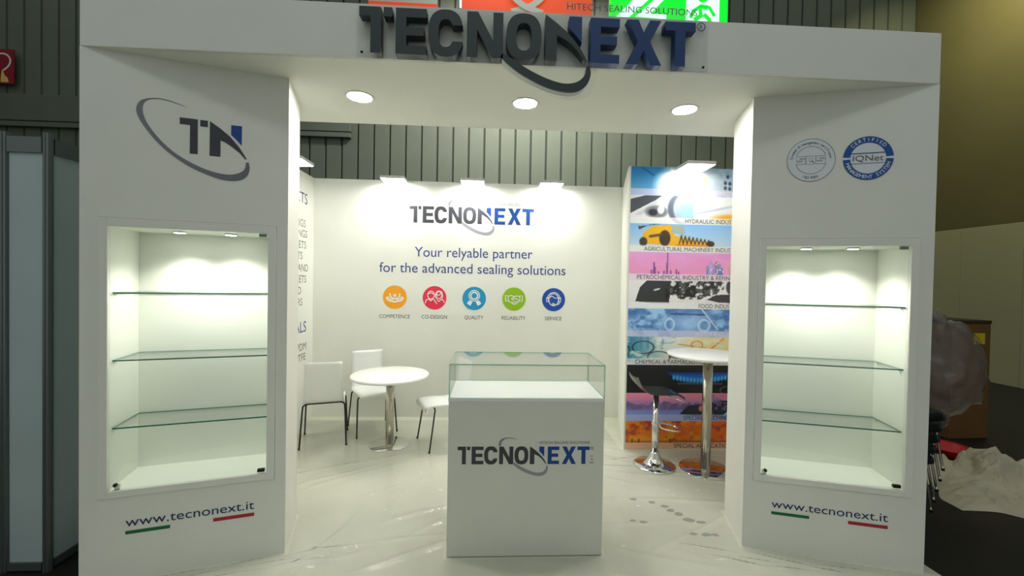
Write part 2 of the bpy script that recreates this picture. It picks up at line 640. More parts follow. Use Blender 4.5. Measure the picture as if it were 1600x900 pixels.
hall = tag(G().box(-14, HALL_Y + 0.03, -0.012, HALL_X + 0.1, HALL_Y + 0.15, 10).build('wall_hall_back', 'hall_gap'),
           'corrugated grey-green hall wall behind the booth', kind='structure')
PITCH = 0.349
pg = G()
pw = PITCH - 0.022
n0 = len(pg.v)
sec = [(0, 0.05), (0.012, 0.0), (pw - 0.012, 0.0), (pw, 0.05)]
for z in (0.0, 10.0):
    pg.v += [(x, y, z) for x, y in sec]
for i in range(3):
    pg.face((i, i + 1, i + 5, i + 4))
pg.face((3, 0, 4, 7))
panel_mesh = None
x = HALL_X - PITCH
i = 0
while x > -14.0 + PITCH * 0.2:
    if panel_mesh is None:
        o = pg.build('panel', 'hall_panel', hall)
        panel_mesh = o.data
    else:
        o = link('panel', panel_mesh, hall)
    o.location = (x + 0.011, HALL_Y - 0.02, 0)
    x -= PITCH
beam = empty('wall_beam', (-8.2, HALL_Y - 0.10, 4.84), label='horizontal grey-green beam across the upper left hall wall', cat='beam')
G().box(-4.6, 0, 0.13, 4.85, 0.08, 0.68).build('beam_plate', 'hall_beam', beam, bevel=0.01)
G().box(-4.6, -0.02, 0.0, 4.85, 0.08, 0.105).build('beam_flange', 'hall_beam', beam, bevel=0.01)
tag(G().box(HALL_X, -7, -0.012, HALL_X + 0.1, HALL_Y + 0.15, 10).build('wall_hall_right', 'olive_wall'), 'smooth olive hall side wall', kind='structure')
tag(G().box(-14.1, -7, -0.012, -14, HALL_Y + 0.15, 10).build('wall_hall_left', 'hall_panel'), 'plain grey-green hall side wall at the far left', kind='structure')
pw_ = empty('partition_wall', (9.36, 0, -0.012), label='grey-beige partition panels in front of the olive side wall', cat='partition')
for k, yy in enumerate((6.6, 5.6, 4.6, 3.6)):
    G().box(0, yy - 0.995, 0, 0.05, yy, 3.0).build('panel', 'partition_grey', pw_, bevel=0.004)

# fire sign on the hall wall
fs = empty('fire_sign', (-8.99, HALL_Y - 0.12, 5.62), label='dark red fire equipment sign on the hall wall at far left', cat='sign')
Kf = frame_matrix((0, 0, 0), (1, 0, 0), (0, 0, 1))
fs.location = (-10.565, HALL_Y - 0.16, 5.69)
G().box(-0.42, 0.0, 0.0, 0.31, 0.03, 0.72).build('sign_plate', 'sign_red', fs, bevel=0.004)
shape('extinguisher_mark', [[(-0.30, 0.08), (-0.12, 0.08), (-0.12, 0.46), (-0.16, 0.52), (-0.26, 0.52), (-0.30, 0.46)]], 'sign_white', fs, frame_matrix((0, -0.003, 0), (1, 0, 0), (0, 0, 1)))
G().ribbon(smooth_line([(-0.10, 0.55), (0.05, 0.62), (0.18, 0.60), (0.25, 0.50), (0.22, 0.38), (0.12, 0.28)], 6), 0.035).build('hose_mark', 'sign_white', fs, Matrix.Translation((0, -0.003, 0)))
shape('flame_mark', [smooth_line([(0.06, 0.03), (0.07, 0.18), (0.10, 0.30), (0.14, 0.18), (0.20, 0.12), (0.22, 0.03)], 4)], 'sign_yellow', fs, frame_matrix((0, -0.004, 0), (1, 0, 0), (0, 0, 1)))

# hanging exit sign
ex = empty('exit_sign', (2.28, 3.5, 5.53), label='green illuminated emergency exit sign hanging above the booth', cat='sign')
G().box(-0.86, 0, 0, 0.86, 0.10, 0.86).build('sign_box', 'exit_green', ex, bevel=0.006)
Mx = frame_matrix((0, -0.004, 0), (1, 0, 0), (0, 0, 1))
shape('white_field', [[(0.24, 0.0), (0.73, 0.0), (0.73, 0.80), (0.24, 0.80)]], 'exit_white', ex, Mx)
Mx2 = frame_matrix((0, -0.008, 0), (1, 0, 0), (0, 0, 1))
shape('arrow', [[(-0.80, 0.0), (-0.60, 0.02), (-0.30, 0.30), (-0.22, 0.30), (-0.50, 0.04), (-0.05, 0.02), (-0.05, 0.09), (-0.28, 0.09), (-0.06, 0.33), (-0.12, 0.40), (-0.42, 0.40)]], 'exit_white', ex, Mx2)
shape('running_figure', [circle(0.48, 0.36, 0.075, 24)], 'exit_green', ex, Mx2)
G().ribbon([(0.36, 0.03), (0.46, 0.10), (0.44, 0.22), (0.55, 0.22)], 0.07).ribbon([(0.44, 0.24), (0.58, 0.22), (0.66, 0.10)], 0.05).ribbon(
    [(0.45, 0.23), (0.36, 0.17), (0.30, 0.06)], 0.05).ribbon([(0.5, 0.12), (0.58, 0.05), (0.60, -0.0)], 0.06).build('running_figure', 'exit_green', ex, Matrix.Translation((0, -0.008, 0)))
for sx in (-0.6, 0.6):
    G().tube([(sx, 0.05, 0.85), (sx, 0.05, 3.0)], 0.008, 6).build('suspension_rod', 'alu', ex)

# hanging banners of a neighbouring stand
b1 = empty('hanging_banner', (0.31, 4.6, 6.27), label='orange hanging banner with white loop behind the sign letters', cat='banner')
G().box(-1.09, 0, 0, 1.10, 0.02, 1.6).build('cloth', 'banner_orange', b1)
for q, sg_ in enumerate((-1, 1)):
    G().ribbon(smooth_line([(sg_ * 0.02, 0.62), (sg_ * -0.2, 0.50), (sg_ * -0.27, 0.30), (sg_ * -0.12, 0.14), (sg_ * 0.04, 0.06), (sg_ * 0.26, -0.01)], 6), 0.10).build(
        'white_loop', 'banner_white', b1, Matrix.Translation((0, -0.006 - 0.004 * q, 0)))
G().tube([(-1.12, 0.01, 0), (-1.12, 0.01, 1.6)], 0.035, 8).build('side_pole', 'alu', b1)
b2 = empty('hanging_banner', (-1.75, 4.6, 6.235), label='white hanging banner with orange lower stripe above the first letters', cat='banner')
G().box(-0.56, 0, 0.09, 0.56, 0.02, 1.6).build('cloth', 'banner_white', b2)
G().box(-0.56, -0.001, 0, 0.56, 0.021, 0.09).build('stripe', 'banner_orange', b2)

# neighbouring stand post, left edge
st = empty('system_partition', (-2.81, 0.175, -0.012), label='grey-teal modular partition corner left of the booth', cat='partition')
for px, py in ((0, 0), (-0.235, 0), (0, 0.92)):
    g = G()
    g.lathe([(0.0, 0), (0.022, 0), (0.022, 2.575), (0.0, 2.575)], 8, (px, py), smooth=False)
    for a in range(4):
        g.box(px - 0.006 + 0.018 * math.cos(a * math.pi / 2), py - 0.006 + 0.018 * math.sin(a * math.pi / 2), 0,
              px + 0.006 + 0.018 * math.cos(a * math.pi / 2), py + 0.006 + 0.018 * math.sin(a * math.pi / 2), 2.574)
    g.build('post', 'alu', st)
for (ax, ay, bx, by) in ((-0.213, 0, -0.022, 0), (0, 0.022, 0, 0.9)):
    dx, dy = (0, 0.008) if ay == by else (0.008, 0)
    G().box(min(ax, bx) - dx * 0.4, min(ay, by) - dy * 0.4, 0.05, max(ax, bx) + dx * 0.4, max(ay, by) + dy * 0.4, 2.46).build('panel', 'stand_panel', st)
    G().box(min(ax, bx) - dx * 2, min(ay, by) - dy * 2, 2.46, max(ax, bx) + dx * 2, max(ay, by) + dy * 2, 2.55).build('top_rail', 'alu', st)
    G().box(min(ax, bx) - dx * 2, min(ay, by) - dy * 2, 0.01, max(ax, bx) + dx * 2, max(ay, by) + dy * 2, 0.055).build('bottom_rail', 'alu', st)

# ------------------------------------------------------------------ booth shell
wall_back = tag(G().box(-XL - 0.05, YB, 0.0, XL + 0.05, YB + 0.05, WH).build('wall_back', 'panel_inner', bevel=0.002), 'white back wall of the booth', kind='structure')
wall_left = tag(G().box(-XL - 0.05, 0.50, 0.0, -XL, YB, WH).build('wall_left', 'panel_inner'), 'white left side wall of the booth with printed product list', kind='structure')
wall_right = tag(G().box(XL, 0.50, 0.0, XL + 0.05, YB, WH).build('wall_right', 'panel_inner'), 'white right side wall of the booth', kind='structure')
wall_closet = tag(G().box(1.209, 1.887, 0.0, XL, 1.93, 2.98).build('wall_closet', 'panel_inner', bevel=0.002), 'white store room front wall carrying the picture poster', kind='structure')
g = G()
n = [(1.209, 1.93), (1.25, 1.93), (1.512, YB), (1.4717, YB)]
g.v = [(x, y, 0) for x, y in n] + [(x, y, 2.98) for x, y in n]
for a in range(4):
    b = (a + 1) % 4
    g.face((a, b, b + 4, a + 4))
g.face((3, 2, 1, 0)); g.face((4, 5, 6, 7))
tag(g.build('wall_closet_side', 'panel_inner'), 'white slanting side wall of the store room', kind='structure')

# header beam
hd = empty('portal_header', (0, 0, HS), label='white header beam spanning both showcase columns', cat='header')
hh = HT - HS
G().box(-W, 0, 0, W, 0.02, hh).build('front_fascia', 'panel_white', hd, bevel=0.002)
G().box(-W, HD - 0.02, 0, W, HD, hh).build('rear_fascia', 'panel_white', hd)
G().box(-W, 0.0201, 0, -W + 0.02, HD - 0.0201, hh).build('end_panel', 'panel_white', hd)
G().box(W - 0.02, 0.0201, 0, W, HD - 0.0201, hh).build('end_panel', 'panel_white', hd)
G().box(-W + 0.0201, 0.0201, 0, W - 0.0201, HD - 0.0201, 0.018).build('soffit', 'panel_inner', hd)
G().box(-W + 0.0201, 0.0201, hh - 0.03, W - 0.0201, HD - 0.0201, hh - 0.012).build('top_panel', 'panel_white', hd)
for k, (lx, w) in enumerate(((-1.132, 'left'), (0.0, 'middle'), (1.134, 'right'))):
    dl = empty('downlight', (lx, 0.505, HS), label='round recessed downlight in the header soffit, the %s one' % w, cat='downlight', group='soffit downlights')
    G().lathe([(0.078, -0.001), (0.084, -0.006), (0.094, -0.004), (0.096, 0.0)], 40).build('rim', 'lamp_housing', dl)
    G().lathe([(0.0, -0.0045), (0.078, -0.004)], 40).build('diffuser', 'downlight_glow', dl)

# 3D letter sign on the header
k = 1.874 / 1314.0
sg = empty('letter_sign', (-0.957 - 100 * k, -0.075, 2.982), label='dark grey and blue three-dimensional TECNONEXT letters on clear acrylic', cat='sign')
Ms = frame_matrix((0, 0, 0), (1, 0, 0), (0, 0, 1)) @ Matrix.Diagonal((k, k, 1, 1))
for ch, c, polys in LOGO:
    shape('letter', polys, 'sign_face_grey' if c == 'g' else 'sign_face_blue', sg, Ms, 0.055)
shape('swoosh', [SW_LOW], 'sign_face_grey', sg, Ms, 0.012)
shape('swoosh_edge', [SW_LOW], 'sign_edge_white', sg, Ms @ Matrix.Translation((0, 0, -0.0125)), 0.042)
bx0, bx1 = -0.983 - sg.location.x, 1.018 - sg.location.x
by0, by1 = 2.988 - sg.location.z, 3.284 - sg.location.z
plate = [(bx0, by0), (650 * k, by0)] + smooth_line([(650 * k, -0.02), (760 * k, -0.115), (870 * k, -0.175), (950 * k, -0.182), (1010 * k, -0.14), (1032 * k, by0)], 5) + \
    [(bx1, by0), (bx1, 3.352 - sg.location.z), (0.17 - sg.location.x, 3.352 - sg.location.z), (0.17 - sg.location.x, by1), (bx0, by1)]
Mp = frame_matrix((0, 0.056, 0), (1, 0, 0), (0, 0, 1))
shape('acrylic_plate', [plate], 'acrylic', sg, Mp, 0.006)
Mt = frame_matrix((0, 0.054, 0), (1, 0, 0), (0, 0, 1))
lettering('HITECH SEALING SOLUTIONS', 'print_grey', sg, Mt @ Matrix.Translation((0.19 - sg.location.x, 3.305 - sg.location.z, 0)), 0.036, 0.76)
lettering('R', 'sign_face_blue', sg, Mt @ Matrix.Translation((0.975 - sg.location.x, 3.232 - sg.location.z, 0)), 0.024, anchor='C')
G().ribbon(circle(0.975 - sg.location.x, 3.244 - sg.location.z, 0.023, 28), 0.005, True).build('registered_ring', 'sign_face_blue', sg, Matrix.Translation((0, 0.054, 0)))
for px, pz in ((bx0 + 0.025, by0 + 0.025), (bx1 - 0.025, by0 + 0.025)):
    G().lathe([(0.0, 0.006), (0.006, 0.004), (0.008, 0.0)], 12).build('screw', 'dark_fitting', sg, Matrix.Translation((px, 0.055, pz)) @ Matrix.Rotation(math.pi / 2, 4, 'X'))


# ------------------------------------------------------------------ showcase columns
def make_column(name, loc, rz, ox0, ox1, z0, z1, shelves, lock_x, hinge_x, label, group):
    t = empty(name, loc, rz, label, 'showcase', group)
    fx0, fx1, fz0, fz1 = ox0 - 0.044, ox1 + 0.046, z0 - 0.04, z1 + 0.05
    H = HS - 0.0005
    # carcass
    g = G()
    g.box(0, 0, 0, fx0, 0.02, H).box(fx1, 0, 0, CW, 0.02, H).box(fx0, 0, 0, fx1, 0.02, fz0).box(fx0, 0, fz1, fx1, 0.02, H)
    g.build('front_panel', 'panel_white', t)
    G().box(0, 0.0201, 0, 0.02, CD, H).build('side_panel', 'panel_white', t)
    G().box(CW - 0.02, 0.0201, 0, CW, CD, H).build('side_panel', 'panel_white', t)
    G().box(0.0201, CD - 0.02, 0, CW - 0.0201, CD, H).build('rear_panel', 'panel_white', t)
    # niche
    nd = 0.33
    g = G()
    e = 0.0005
    g.box(ox0 - 0.018, 0.0205, z0 - 0.018, ox0, nd, z1 + 0.018).box(ox1, 0.0205, z0 - 0.018, ox1 + 0.018, nd, z1 + 0.018)
    g.box(ox0 + e, 0.0205, z0 - 0.018, ox1 - e, nd, z0).box(ox0 + e, 0.0205, z1, ox1 - e, nd, z1 + 0.018)
    g.box(ox0 - 0.018, nd + e, z0 - 0.018, ox1 + 0.018, nd + 0.018, z1 + 0.018)
    g.build('niche', 'niche_white', t)
    # door frame, a little proud of the panel
    g = G()
    f0 = -0.006
    g.box(fx0 + 0.002, f0, fz0 + 0.002, ox0, 0.02, fz1 - 0.002).box(ox1, f0, fz0 + 0.002, fx1 - 0.002, 0.02, fz1 - 0.002)
    g.box(ox0, f0, fz0 + 0.002, ox1, 0.02, z0).box(ox0, f0, z1, ox1, 0.02, fz1 - 0.002)
    g.build('door_frame', 'panel_white', t, bevel=0.002)
    d = G().box(ox0 + 0.003, 0.004, z0 + 0.003, ox1 - 0.003, 0.009, z1 - 0.003).build('glass_door', 'glass', t)
    g = G()
    g.lathe([(0.0, 0), (0.010, 0), (0.010, 0.014), (0.007, 0.018), (0.0, 0.018)], 14)
    g.build('lock', 'dark_fitting', d, Matrix.Translation((lock_x, 0.004, z0 + 0.035)) @ Matrix.Rotation(math.pi / 2, 4, 'X'))
    G().box(lock_x - 0.013, 0.010, z0 + 0.004, lock_x + 0.013, 0.028, z0 + 0.03).build('lock_block', 'chrome', d, bevel=0.003)
    G().box(hinge_x - 0.020, -0.003, z0 + 0.012, hinge_x + 0.020, 0.016, z0 + 0.032).build('hinge', 'dark_fitting', d, bevel=0.002)
    G().box(hinge_x - 0.020, -0.003, z1 - 0.022, hinge_x + 0.020, 0.016, z1 - 0.004).build('hinge', 'alu', d, bevel=0.002)
    for z in shelves:
        sh = G().box(ox0 + 0.008, 0.028, z - 0.008, ox1 - 0.004, nd - 0.01, z, 0, side=1).build('glass_shelf', ['glass', 'glass_edge'], t)
        for px, py in ((ox0 + 0.005, 0.06), (ox1 - 0.005, 0.06), (ox0 + 0.005, nd - 0.05), (ox1 - 0.005, nd - 0.05)):
            G().box(px - 0.005, py - 0.004, z - 0.020, px + 0.005, py + 0.004, z - 0.0085).build('shelf_pin', 'chrome', sh)
    for q in (0.36, 0.70):
        px = ox0 + (ox1 - ox0) * q
        pk = G().lathe([(0.034, z1), (0.036, z1 - 0.008), (0.030, z1 - 0.010)], 24, (px, 0.14)).build('puck_light', 'lamp_housing', t)
        G().lathe([(0.0, z1 - 0.0112), (0.029, z1 - 0.0108)], 24, (px, 0.14)).build('diffuser', 'puck_glow', pk)
        ld = bpy.data.lights.new('puck_beam', 'SPOT')
        ld.energy = 17.0
        ld.color = (1.0, 0.985, 0.91)
        ld.spot_size = math.radians(125)
        ld.spot_blend = 1.0
        ld.shadow_soft_size = 0.025
        lo = bpy.data.objects.new('puck_beam', ld)
        COL.objects.link(lo)
        lo.parent = pk
        lo.location = (px, 0.14, z1 - 0.04)
    return t


colL = make_column('showcase_column', (-W, 0, 0), CA, 0.124, 0.910, 0.524, 2.018, (1.648, 1.262, 0.875), 0.124 + 0.038, 0.910 - 0.03,
                   'white column with lit glass showcase below the TN oval logo', 'portal showcase columns')
colR = make_column('showcase_column', (W - CW * math.cos(CA), CW * math.sin(CA), 0), -CA, 0.100, 0.900, 0.495, 2.012, (1.633, 1.244, 0.854), 0.100 + 0.028, 0.900 - 0.035,
                   'white column with lit glass showcase below the two round certificates', 'portal showcase columns')
Mf = frame_matrix((0, -0.0015, 0), (1, 0, 0), (0, 0, 1))
TN = {'T': [(0.453, 2.667), (0.541, 2.667), (0.541, 2.464), (0.502, 2.464), (0.503, 2.629), (0.453, 2.629)],
      'sq': [(0.553, 2.666), (0.591, 2.666), (0.591, 2.629), (0.553, 2.629)],
      'N': [(0.601, 2.666), (0.656, 2.628), (0.705, 2.586), (0.75, 2.531), (0.778, 2.486), (0.791, 2.462), (0.782, 2.461), (0.753, 2.496), (0.711, 2.529), (0.683, 2.548), (0.655, 2.559), (0.655, 2.462), (0.6, 2.462)],
      'blue': [(0.709, 2.657), (0.765, 2.658), (0.764, 2.54), (0.738, 2.571), (0.709, 2.599)]}
SWT = [(0.491, 2.727), (0.45, 2.74), (0.399, 2.752), (0.354, 2.756), (0.316, 2.749), (0.292, 2.734), (0.28, 2.708), (0.28, 2.672), (0.292, 2.629), (0.317, 2.584), (0.354, 2.534), (0.4, 2.485), (0.451, 2.445), (0.513, 2.409), (0.577, 2.381), (0.641, 2.364), (0.695, 2.36), (0.739, 2.369), (0.77, 2.388), (0.784, 2.413), (0.787, 2.442)]
SWO = [(0.802, 2.443), (0.807, 2.412), (0.801, 2.376), (0.779, 2.344), (0.745, 2.328), (0.701, 2.323), (0.647, 2.329), (0.577, 2.353), (0.508, 2.383), (0.441, 2.426), (0.385, 2.471), (0.335, 2.524), (0.295, 2.578), (0.265, 2.628), (0.25, 2.67), (0.252, 2.703), (0.265, 2.73), (0.289, 2.747), (0.324, 2.758), (0.364, 2.761), (0.409, 2.755), (0.455, 2.742)]
for kk, pl in TN.items():
    shape('logo_letter', [pl], 'logo_blue' if kk == 'blue' else 'logo_grey', colL, Mf)
shape('logo_swoosh', [smooth_line(SWT, 3) + smooth_line(SWO, 3)], 'logo_swoosh', colL, Mf)


def url(t, x0, x1, zb, zbar, gx, rx):
    lettering('www.tecnonext.it', 'print_url', t, Mf @ Matrix.Translation((x0, zb, 0)), 0.052, x1 - x0)
    shape('green_bar', [[(x0, zbar), (gx, zbar), (gx, zbar + 0.0195), (x0, zbar + 0.0195)]], 'flag_green', t, Mf)
    shape('red_bar', [[(rx, zbar), (x1, zbar), (x1, zbar + 0.021), (rx, zbar + 0.021)]], 'flag_red', t, Mf)


url(colL, 0.207, 0.846, 0.312, 0.268, 0.417, 0.631)
url(colR, CW - 0.846, CW - 0.194, 0.288, 0.243, CW - 0.626, CW - 0.408)
# the two certificates
Mc = Mf @ Matrix.Translation((CW - 0.675, 2.563, 0))
sq = shape('certificate_disc', [circle(0, 0, 0.137, 56)], 'cert_silver', colR, Mf @ Matrix.Translation((CW - 0.675, 2.563, 0)))
RX = Matrix(((1, 0, 0, 0), (0, 0, 1, 0), (0, 1, 0, 0), (0, 0, 0, 1)))
Mc2 = Mc @ Matrix.Translation((0, 0, 0.001))
G().ribbon(circle(0, 0, 0.136, 56), 0.0022, True).ribbon(circle(0, 0, 0.088, 40, 0.35, math.pi - 0.35), 0.0022).ribbon(
    circle(0, 0, 0.088, 40, math.pi + 0.28, 2 * math.pi - 0.28), 0.0022).build('certificate_rings', 'print_dark', sq, Mc2 @ RX)
text_on_arc('Sistema di management certificato', 'print_dark', sq, Mc2, 0.112, math.pi / 2, 0.0165, 0.0905)
text_on_arc('ISO 9001', 'print_dark', sq, Mc2, 0.112, -math.pi / 2, 0.0165, 0.105, outward=False)
g = G()


def rr(x0, y0, x1, y1):
    return [(x0, y0), (x1, y0), (x1, y1), (x0, y1)]


for sx in (-0.082, 0.030):
    g.ribbon([(sx + 0.052, 0.025), (sx, 0.025), (sx, -0.003), (sx + 0.035, -0.003), (sx + 0.035, -0.009), (sx, -0.009), (sx, -0.025), (sx + 0.052, -0.025), (sx + 0.052, 0.006), (sx + 0.018, 0.006), (sx + 0.018, 0.012), (sx + 0.052, 0.012)], 0.002, True)
g.ribbon(rr(-0.027, -0.025, 0.025, 0.025), 0.002, True).ribbon(rr(-0.010, -0.010, 0.010, 0.010), 0.002, True).ribbon([(0.004, -0.004), (0.020, -0.020)], 0.003)
g.build('certificate_initials', 'print_dark', sq, Mc2 @ RX)
Mi = Mf @ Matrix.Translation((CW - 0.361, 2.560, 0))
iq = shape('certificate_disc', [circle(0, 0, 0.136, 56)], 'cert_silver', colR, Mi)
Mi2 = Mi @ Matrix.Translation((0, 0, 0.001))
for a0, a1 in ((0.07, math.pi - 0.07), (math.pi + 0.05, 2 * math.pi - 0.05)):
    shape('ring_half', [circle(0, 0, 0.136, 36, a0, a1) + circle(0, 0, 0.096, 36, a0, a1)[::-1]], 'cert_blue', iq, Mi2)
Mi3 = Mi @ Matrix.Translation((0, 0, 0.002))
text_on_arc('CERTIFIED', 'icon_white', iq, Mi3, 0.116, math.pi / 2, 0.021, 0.205)
text_on_arc('MANAGEMENT SYSTEM', 'icon_white', iq, Mi3, 0.116, -math.pi / 2, 0.021, 0.155, outward=False)
lettering('IQNet', 'print_grey', iq, Mi3 @ Matrix.Translation((0, -0.017, 0)), 0.036, 0.165, anchor='C')
G().ribbon([(-0.090, 0.030), (0.090, 0.033)], 0.005).build('rule', 'print_navy', iq, Mi3 @ RX)
G().ribbon([(-0.090, -0.033), (0.090, -0.030)], 0.003).build('rule', 'print_grey', iq, Mi3 @ RX)

# ------------------------------------------------------------------ printing on the back wall
Mb = frame_matrix((0, YB - 0.0015, 0), (1, 0, 0), (0, 0, 1))
kb = 1.58 / 1314
printed_logo(wall_back, Mb @ Matrix.Translation((-1.262 - 100 * kb, 2.474, 0)), kb)
lettering('Your relyable partner', 'print_navy', wall_back, Mb @ Matrix.Translation((-1.19, 2.045, 0)), 0.122, 1.50)
lettering('for the advanced sealing solutions', 'print_navy', wall_back, Mb @ Matrix.Translation((-1.628, 1.842, 0)), 0.122, 2.37)


def arc(cx, cy, r, d0, d1, n=20, ry=None):
    return circle(cx, cy, r, n, math.radians(d0), math.radians(d1), ry)


def icon_marks(i):
    g = G()
    w = 0.0095
    if i == 0:
        g.ribbon(smooth_line([(-0.105, 0.0), (-0.085, -0.035), (-0.04, -0.05), (0, -0.055), (0.04, -0.05), (0.085, -0.035), (0.105, 0.0)], 5), 0.02)
        g.ribbon(smooth_line([(-0.09, 0.01), (-0.06, -0.02), (-0.015, -0.03)], 5), 0.014).ribbon(smooth_line([(0.09, 0.01), (0.06, -0.02), (0.015, -0.03)], 5), 0.014)
        g.ribbon(smooth_line([(-0.062, 0.05), (-0.058, 0.015), (-0.03, -0.01), (0, -0.018), (0.03, -0.01), (0.058, 0.015), (0.062, 0.05)], 5), 0.016)
        g.ribbon(circle(0, 0.022, 0.010, 16), 0.02, True)
    elif i == 1:
        g.ribbon(circle(-0.045, 0.035, 0.042, 24, ry=0.05), w, True).ribbon([(-0.085, 0.045), (-0.05, 0.065), (-0.005, 0.045)], w)
        g.ribbon(smooth_line([(-0.115, -0.07), (-0.105, -0.03), (-0.07, -0.018), (-0.05, -0.04), (-0.03, -0.02), (-0.01, -0.02), (0.01, -0.05), (0.03, -0.075)], 4), w)
        g.ribbon(circle(0.055, 0.035, 0.034, 24, ry=0.045), w, True).ribbon(smooth_line([(0.02, -0.01), (0.012, 0.04), (0.03, 0.08), (0.06, 0.088), (0.09, 0.075), (0.10, 0.03), (0.095, -0.01)], 4), w)
        g.ribbon(smooth_line([(0.025, 0.05), (0.05, 0.03), (0.075, 0.06)], 4), w)
        g.ribbon(smooth_line([(0.03, -0.02), (0.055, -0.045), (0.08, -0.02), (0.11, -0.03), (0.122, -0.06)], 4), w)
    elif i == 2:
        g.ribbon(circle(0, 0.035, 0.042, 30), 0.014, True)
        teeth = []
        for q in range(36):
            r = 0.072 if q % 2 else 0.060
            teeth.append((r * math.cos(q * math.pi / 18), 0.035 + r * math.sin(q * math.pi / 18)))
        g.ribbon(teeth, 0.012, True)
        for s in (-1, 1):
            g.ribbon([(s * 0.035, -0.035), (s * 0.062, -0.085)], 0.034).ribbon([(s * 0.055, -0.03), (s * 0.085, -0.07)], 0.020)
    elif i == 3:
        for s in (-1, 1):
            g.ribbon([(s * 0.11, 0.045), (s * 0.075, 0.045), (s * 0.075, -0.03), (s * 0.105, -0.03)], w, True)
        g.ribbon(smooth_line([(-0.07, 0.035), (-0.035, 0.045), (0.0, 0.03), (-0.03, 0.005), (-0.01, -0.008), (0.02, 0.012), (0.065, -0.025)], 4), w)
        g.ribbon([(0.0, 0.03), (0.035, 0.042), (0.072, 0.035)], w)
        g.ribbon(smooth_line([(-0.07, -0.02), (-0.04, -0.04), (0.0, -0.066), (0.03, -0.055), (0.065, -0.025)], 4), w)
        for q in range(3):
            g.ribbon([(-0.025 + q * 0.022, -0.03 + q * 0.004), (0.0 + q * 0.022, -0.055 + q * 0.006)], w * 0.8)
    else:
        g.ribbon(circle(0, 0.0, 0.062, 28, ry=0.078), w, True)
        g.ribbon(arc(0, 0.005, 0.082, 5, 175, 24, 0.088), w)
        for s in (-1, 1):
            g.ribbon([(s * 0.068, 0.03), (s * 0.09, 0.03), (s * 0.09, -0.03), (s * 0.068, -0.03)], w, True)
        g.ribbon(smooth_line([(-0.06, 0.02), (-0.02, 0.045), (0.02, 0.02), (0.06, 0.03)], 4), w)
        g.ribbon(smooth_line([(0.08, -0.03), (0.06, -0.06), (0.01, -0.062)], 4), w).ribbon(circle(-0.002, -0.058, 0.014, 14, ry=0.010), w, True)
    return g


for i, (cx, c, lab, lw) in enumerate(((-1.43, 'icon_orange', 'COMPETENCE', 0.385), (-0.931, 'icon_red', 'CO-DESIGN', 0.32), (-0.428, 'icon_cyan', 'QUALITY', 0.24),
                                      (0.081, 'icon_green', 'RELIABILITY', 0.305), (0.594, 'icon_blue', 'SERVICE', 0.218))):
    cz = 1.524
    dsc = shape('icon_disc', [circle(cx, cz, 0.150, 56)], c, wall_back, Mb)
    icon_marks(i).build('icon_mark', 'icon_white', dsc, Matrix.Translation((cx, YB - 0.003, cz)))
    lettering(lab, 'print_dark', wall_back, Mb @ Matrix.Translation((cx, 1.258, 0)), 0.046, lw, anchor='C')

# left side wall list (right-hand ends show past the column)
Ml = frame_matrix((-XL + 0.0015, 0, 0), (0, 1, 0), (0, 0, 1))
for s, ye, zc, cap, m in (('PRODUCTS', 2.735, 2.69, 0.125, 'print_navy'), ('RINGS', 2.69, 2.393, 0.085, 'print_grey'), ('RINGS', 2.74, 2.272, 0.085, 'print_grey'),
                          ('GASKETS', 2.71, 2.14, 0.085, 'print_grey'), ('PARTS', 2.615, 2.01, 0.085, 'print_grey'), ('AND', 2.768, 1.868, 0.085, 'print_grey'),
                          ('GASKETS', 2.72, 1.735, 0.085, 'print_grey'), ('D', 2.59, 1.60, 0.085, 'print_grey'), ('RS', 2.625, 1.465, 0.085, 'print_grey'),
                          ('MATERIALS', 2.732, 1.165, 0.125, 'print_navy'), ('EPDM', 2.737, 0.93, 0.085, 'print_grey'), ('PTFE', 2.723, 0.805, 0.085, 'print_grey')):
    lettering(s, m, wall_left, Ml @ Matrix.Translation((ye, zc - cap / 2, 0)), cap, anchor='R')


# ------------------------------------------------------------------ picture poster on the store room front
def vnoise(u, v, fx, fy, seed, octs=4):
    r = np.random.default_rng(seed)
    tot = np.zeros_like(u)
    amp, s = 1.0, 0.0
    for o in range(octs):
        nx, ny = int(fx * 2 ** o) + 2, int(fy * 2 ** o) + 2
        t = r.random((ny + 1, nx + 1))
        x, y = u * (nx - 1), v * (ny - 1)
        xi, yi = np.floor(x).astype(int).clip(0, nx - 1), np.floor(y).astype(int).clip(0, ny - 1)
        a, b = x - xi, y - yi
        a, b = a * a * (3 - 2 * a), b * b * (3 - 2 * b)
        tot += amp * ((t[yi, xi] * (1 - a) + t[yi, xi + 1] * a) * (1 - b) + (t[yi + 1, xi] * (1 - a) + t[yi + 1, xi + 1] * a) * b)
        s += amp
        amp *= 0.55
    return tot / s


def pip(u, v, poly):
    ins = np.zeros(u.shape, bool)
    for (x0, y0), (x1, y1) in zip(poly, poly[1:] + poly[:1]):
        if y0 == y1:
            continue
        c = ((y0 > v) != (y1 > v)) & (u < (x1 - x0) * (v - y0) / (y1 - y0) + x0)
        ins ^= c
    return ins


NU, NV = 240, 60
PU, PV = np.meshgrid(np.linspace(0, 1, NU), np.linspace(0, 1, NV))


